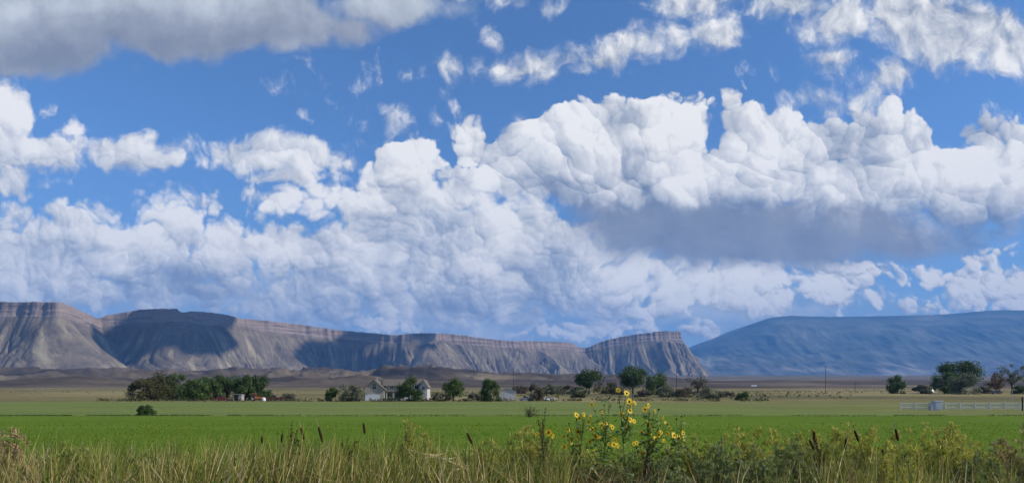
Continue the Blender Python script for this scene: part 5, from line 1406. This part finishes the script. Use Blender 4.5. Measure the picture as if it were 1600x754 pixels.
for pi, (px, pb, Y, a0, a1, lab) in enumerate(PL):
    x = wx(px, Y); z0 = float(berm(x, Y)) - 0.03
    root = empty('sunflower', (x, Y, z0)); tag(root, lab, 'sunflower', 'wild sunflowers in the weeds')
    fl = [f for f in FL if a0 <= f[0] < a1]
    top = min(f[1] for f in fl); txp = [f[0] for f in fl if f[1] == top][0]
    H_ = wz(top, Y) - z0; tx_ = wx(txp, Y) - x
    k = np.linspace(0, 1, 8); main = np.stack([tx_ * k ** 1.8 + 0.012 * np.sin(k * 7), 0.02 * np.sin(k * 5), H_ * 0.97 * k], 1)
    st = MB(); st.tube(main, 0.010 - 0.0065 * k, 6); lf = MB(); nleaf = 0
    for (fx, fy, sc, side, kind) in fl:
        Yf = Y - 0.12 + 0.16 * r.random()          # blooms stand on the sunny outside of the plant
        fp = np.array([wx(fx, Yf) - x, Yf - Y, wz(fy, Yf) - z0])
        # branch from the main stem up to the flower
        f = np.clip((fp[2] - 0.22 - 0.5 * abs(fp[0] - tx_ * (fp[2] / H_) ** 1.8)) / (H_ * 0.97), 0.12, 0.96)
        p = np.array([np.interp(f, k, main[:, c]) for c in range(3)])
        c = np.array([p[0] + (fp[0] - p[0]) * 0.75, p[1] + (fp[1] - p[1]) * 0.7, p[2] + (fp[2] - p[2]) * 0.45])
        q = np.linspace(0, 1, 6)[:, None]; nrm = Vector((0.42 + 0.5 * side + r.normal(0, 0.15), -0.85 + 0.2 * abs(side), 0.30 + r.normal(0, 0.2))).normalized()
        back = np.array(nrm) * 0.012 * sc
        e = fp - back; path = (1 - q) ** 2 * p + 2 * q * (1 - q) * c + q * q * e
        st.tube(path, 0.0042 - 0.0018 * q[:, 0], 5)
        rot = nrm.to_track_quat('Z', 'Y')
        if kind == 'f':
            fm, dm = FM[r.integers(0, 3)]
            fo = bpy.data.objects.new('flower', fm); COL.objects.link(fo); fo.parent = root; fo.location = fp
            fo.rotation_mode = 'QUATERNION'; fo.rotation_quaternion = rot; fo.scale = (sc * 0.86,) * 3
            do = bpy.data.objects.new('disc', dm); COL.objects.link(do); do.parent = fo
        else:
            fo = bpy.data.objects.new('seed_head', SEED); COL.objects.link(fo); fo.parent = root; fo.location = fp
            fo.rotation_mode = 'QUATERNION'; fo.rotation_quaternion = rot; fo.scale = (sc,) * 3
        spots_ = [path[j] for j in (2, 3, 4)][: 2 + int(r.random() < 0.5)]
        for s_ in spots_: nleaf += 1; spots_and = None
        for s_ in spots_:
            az = r.random() * 6.28; L_ = 0.045 + 0.06 * r.random(); d = np.array([math.cos(az), math.sin(az), 0.15 + 0.3 * r.random()]); wv_ = np.array([-math.sin(az), math.cos(az), r.normal(0, 0.3)]) * L_ * 0.36
            P_ = [s_, s_ + d * L_ * 0.35 + wv_, s_ + d * L_ * 0.35 - wv_, s_ + d * L_ * 0.75 + wv_ * 0.6 + [0, 0, -0.015], s_ + d * L_ * 0.75 - wv_ * 0.6 + [0, 0, -0.015], s_ + d * L_ * 1.1 + [0, 0, -0.04]]
            lf.add(P_, [(0, 1, 2), (1, 3, 4, 2), (3, 5, 4)])
    for j in range(48):
        f = 0.15 + 0.8 * r.random(); s_ = np.array([np.interp(f, k, main[:, c]) for c in range(3)]); az = r.random() * 6.28; L_ = (0.07 + 0.09 * r.random()) * (1.25 - 0.7 * f)
        d = np.array([math.cos(az), math.sin(az), 0.25]); wv_ = np.array([-math.sin(az), math.cos(az), 0]) * L_ * 0.40
        o_ = s_ + d * 0.04
        P_ = [o_, o_ + d * L_ * 0.3 + wv_, o_ + d * L_ * 0.3 - wv_, o_ + d * L_ * 0.7 + wv_ * 0.6 + [0, 0, -0.02], o_ + d * L_ * 0.7 - wv_ * 0.6 + [0, 0, -0.02], o_ + d * L_ * 1.1 + [0, 0, -0.06]]
        lf.add(P_, [(0, 1, 2), (1, 3, 4, 2), (3, 5, 4)])
    st.build('stem', M_fstem, root); lf.build('leaves', M_sleaf, root)

# leaning bare weed at the edge of the field
D = 76.0
lw = empty('dead_weed', (wx(826, D), D, 0)); tag(lw, 'bare twiggy dark weed leaning right at the far edge of the green field', 'weed')
b = MB(); r = np.random.default_rng(4)
for i in range(16):
    a = R(100 - 95 * r.random()) if i > 5 else R(60 + 60 * r.random()); L_ = 0.7 + 0.8 * r.random()
    d = np.array([math.cos(a), r.normal(0, 0.25), math.sin(a)])
    b.tube([(0.1 * r.normal(), 0, -0.02), d * L_ * 0.5 + [0, 0, 0.08], d * L_], [0.022, 0.016, 0.006], 4)
b.build('stems', M_stemb, lw)
b = MB(); P = np.array([0.35, 0, 0.5]) + r.normal(size=(420, 3)) * np.array([0.45, 0.3, 0.28]); P[:, 2] = np.abs(P[:, 2]); b.addq(leaf_quads(P, 0.09, r), 4); b.build('leaves', M_leaf['olive'], lw)

# the standing crop: too many plants to count
def crop(name, label, m, n, y0, y1, x0, x1, hgt, seed):
    r = np.random.default_rng(seed)
    Y = 1 / (1 / y0 + (1 / y1 - 1 / y0) * r.random(n)); x = wx(-500 + 2600 * r.random(n), Y)
    keep = (x > x0) & (x < x1); x, Y = x[keep], Y[keep]
    s_ = np.clip(Y / 28.0, 0.8, 2.6) * hgt * (0.6 + 0.8 * r.random(len(x))) * (1 + 0.35 * fb(x * 0.12, Y * 0.2, 2))
    a = r.random(len(x)) * 6.28; w = s_ * 0.55
    ux, uy = np.cos(a) * w * 0.5, np.sin(a) * w * 0.5; lx, ly = r.normal(0, 0.25, len(x)) * s_, r.normal(0, 0.25, len(x)) * s_
    hz_ = np.minimum(s_, hgt * 1.6)
    V = np.stack([np.stack([x - ux, Y - uy, 0 * x], 1), np.stack([x + ux, Y + uy, 0 * x], 1), np.stack([x + lx, Y + ly, hz_], 1)], 1)
    b = MB(); b.addq(V, 3)
    return tag(b.build(name, m), label, 'crop', kind='stuff')
M_crop = leaf_mat('alfalfa_leaf', [(0.0, (0.105, 0.180, 0.014)), (0.5, (0.128, 0.205, 0.018)), (1.0, (0.160, 0.235, 0.028))], 0.4, 0.8, big=(0.05, (0.15, 0.18, 0.030), 0.5), spec=0.03)
crop('grass', 'standing green hay crop in the near field', M_crop, 125000, 15.0, 60.0, -74, 74, 0.05, 31)
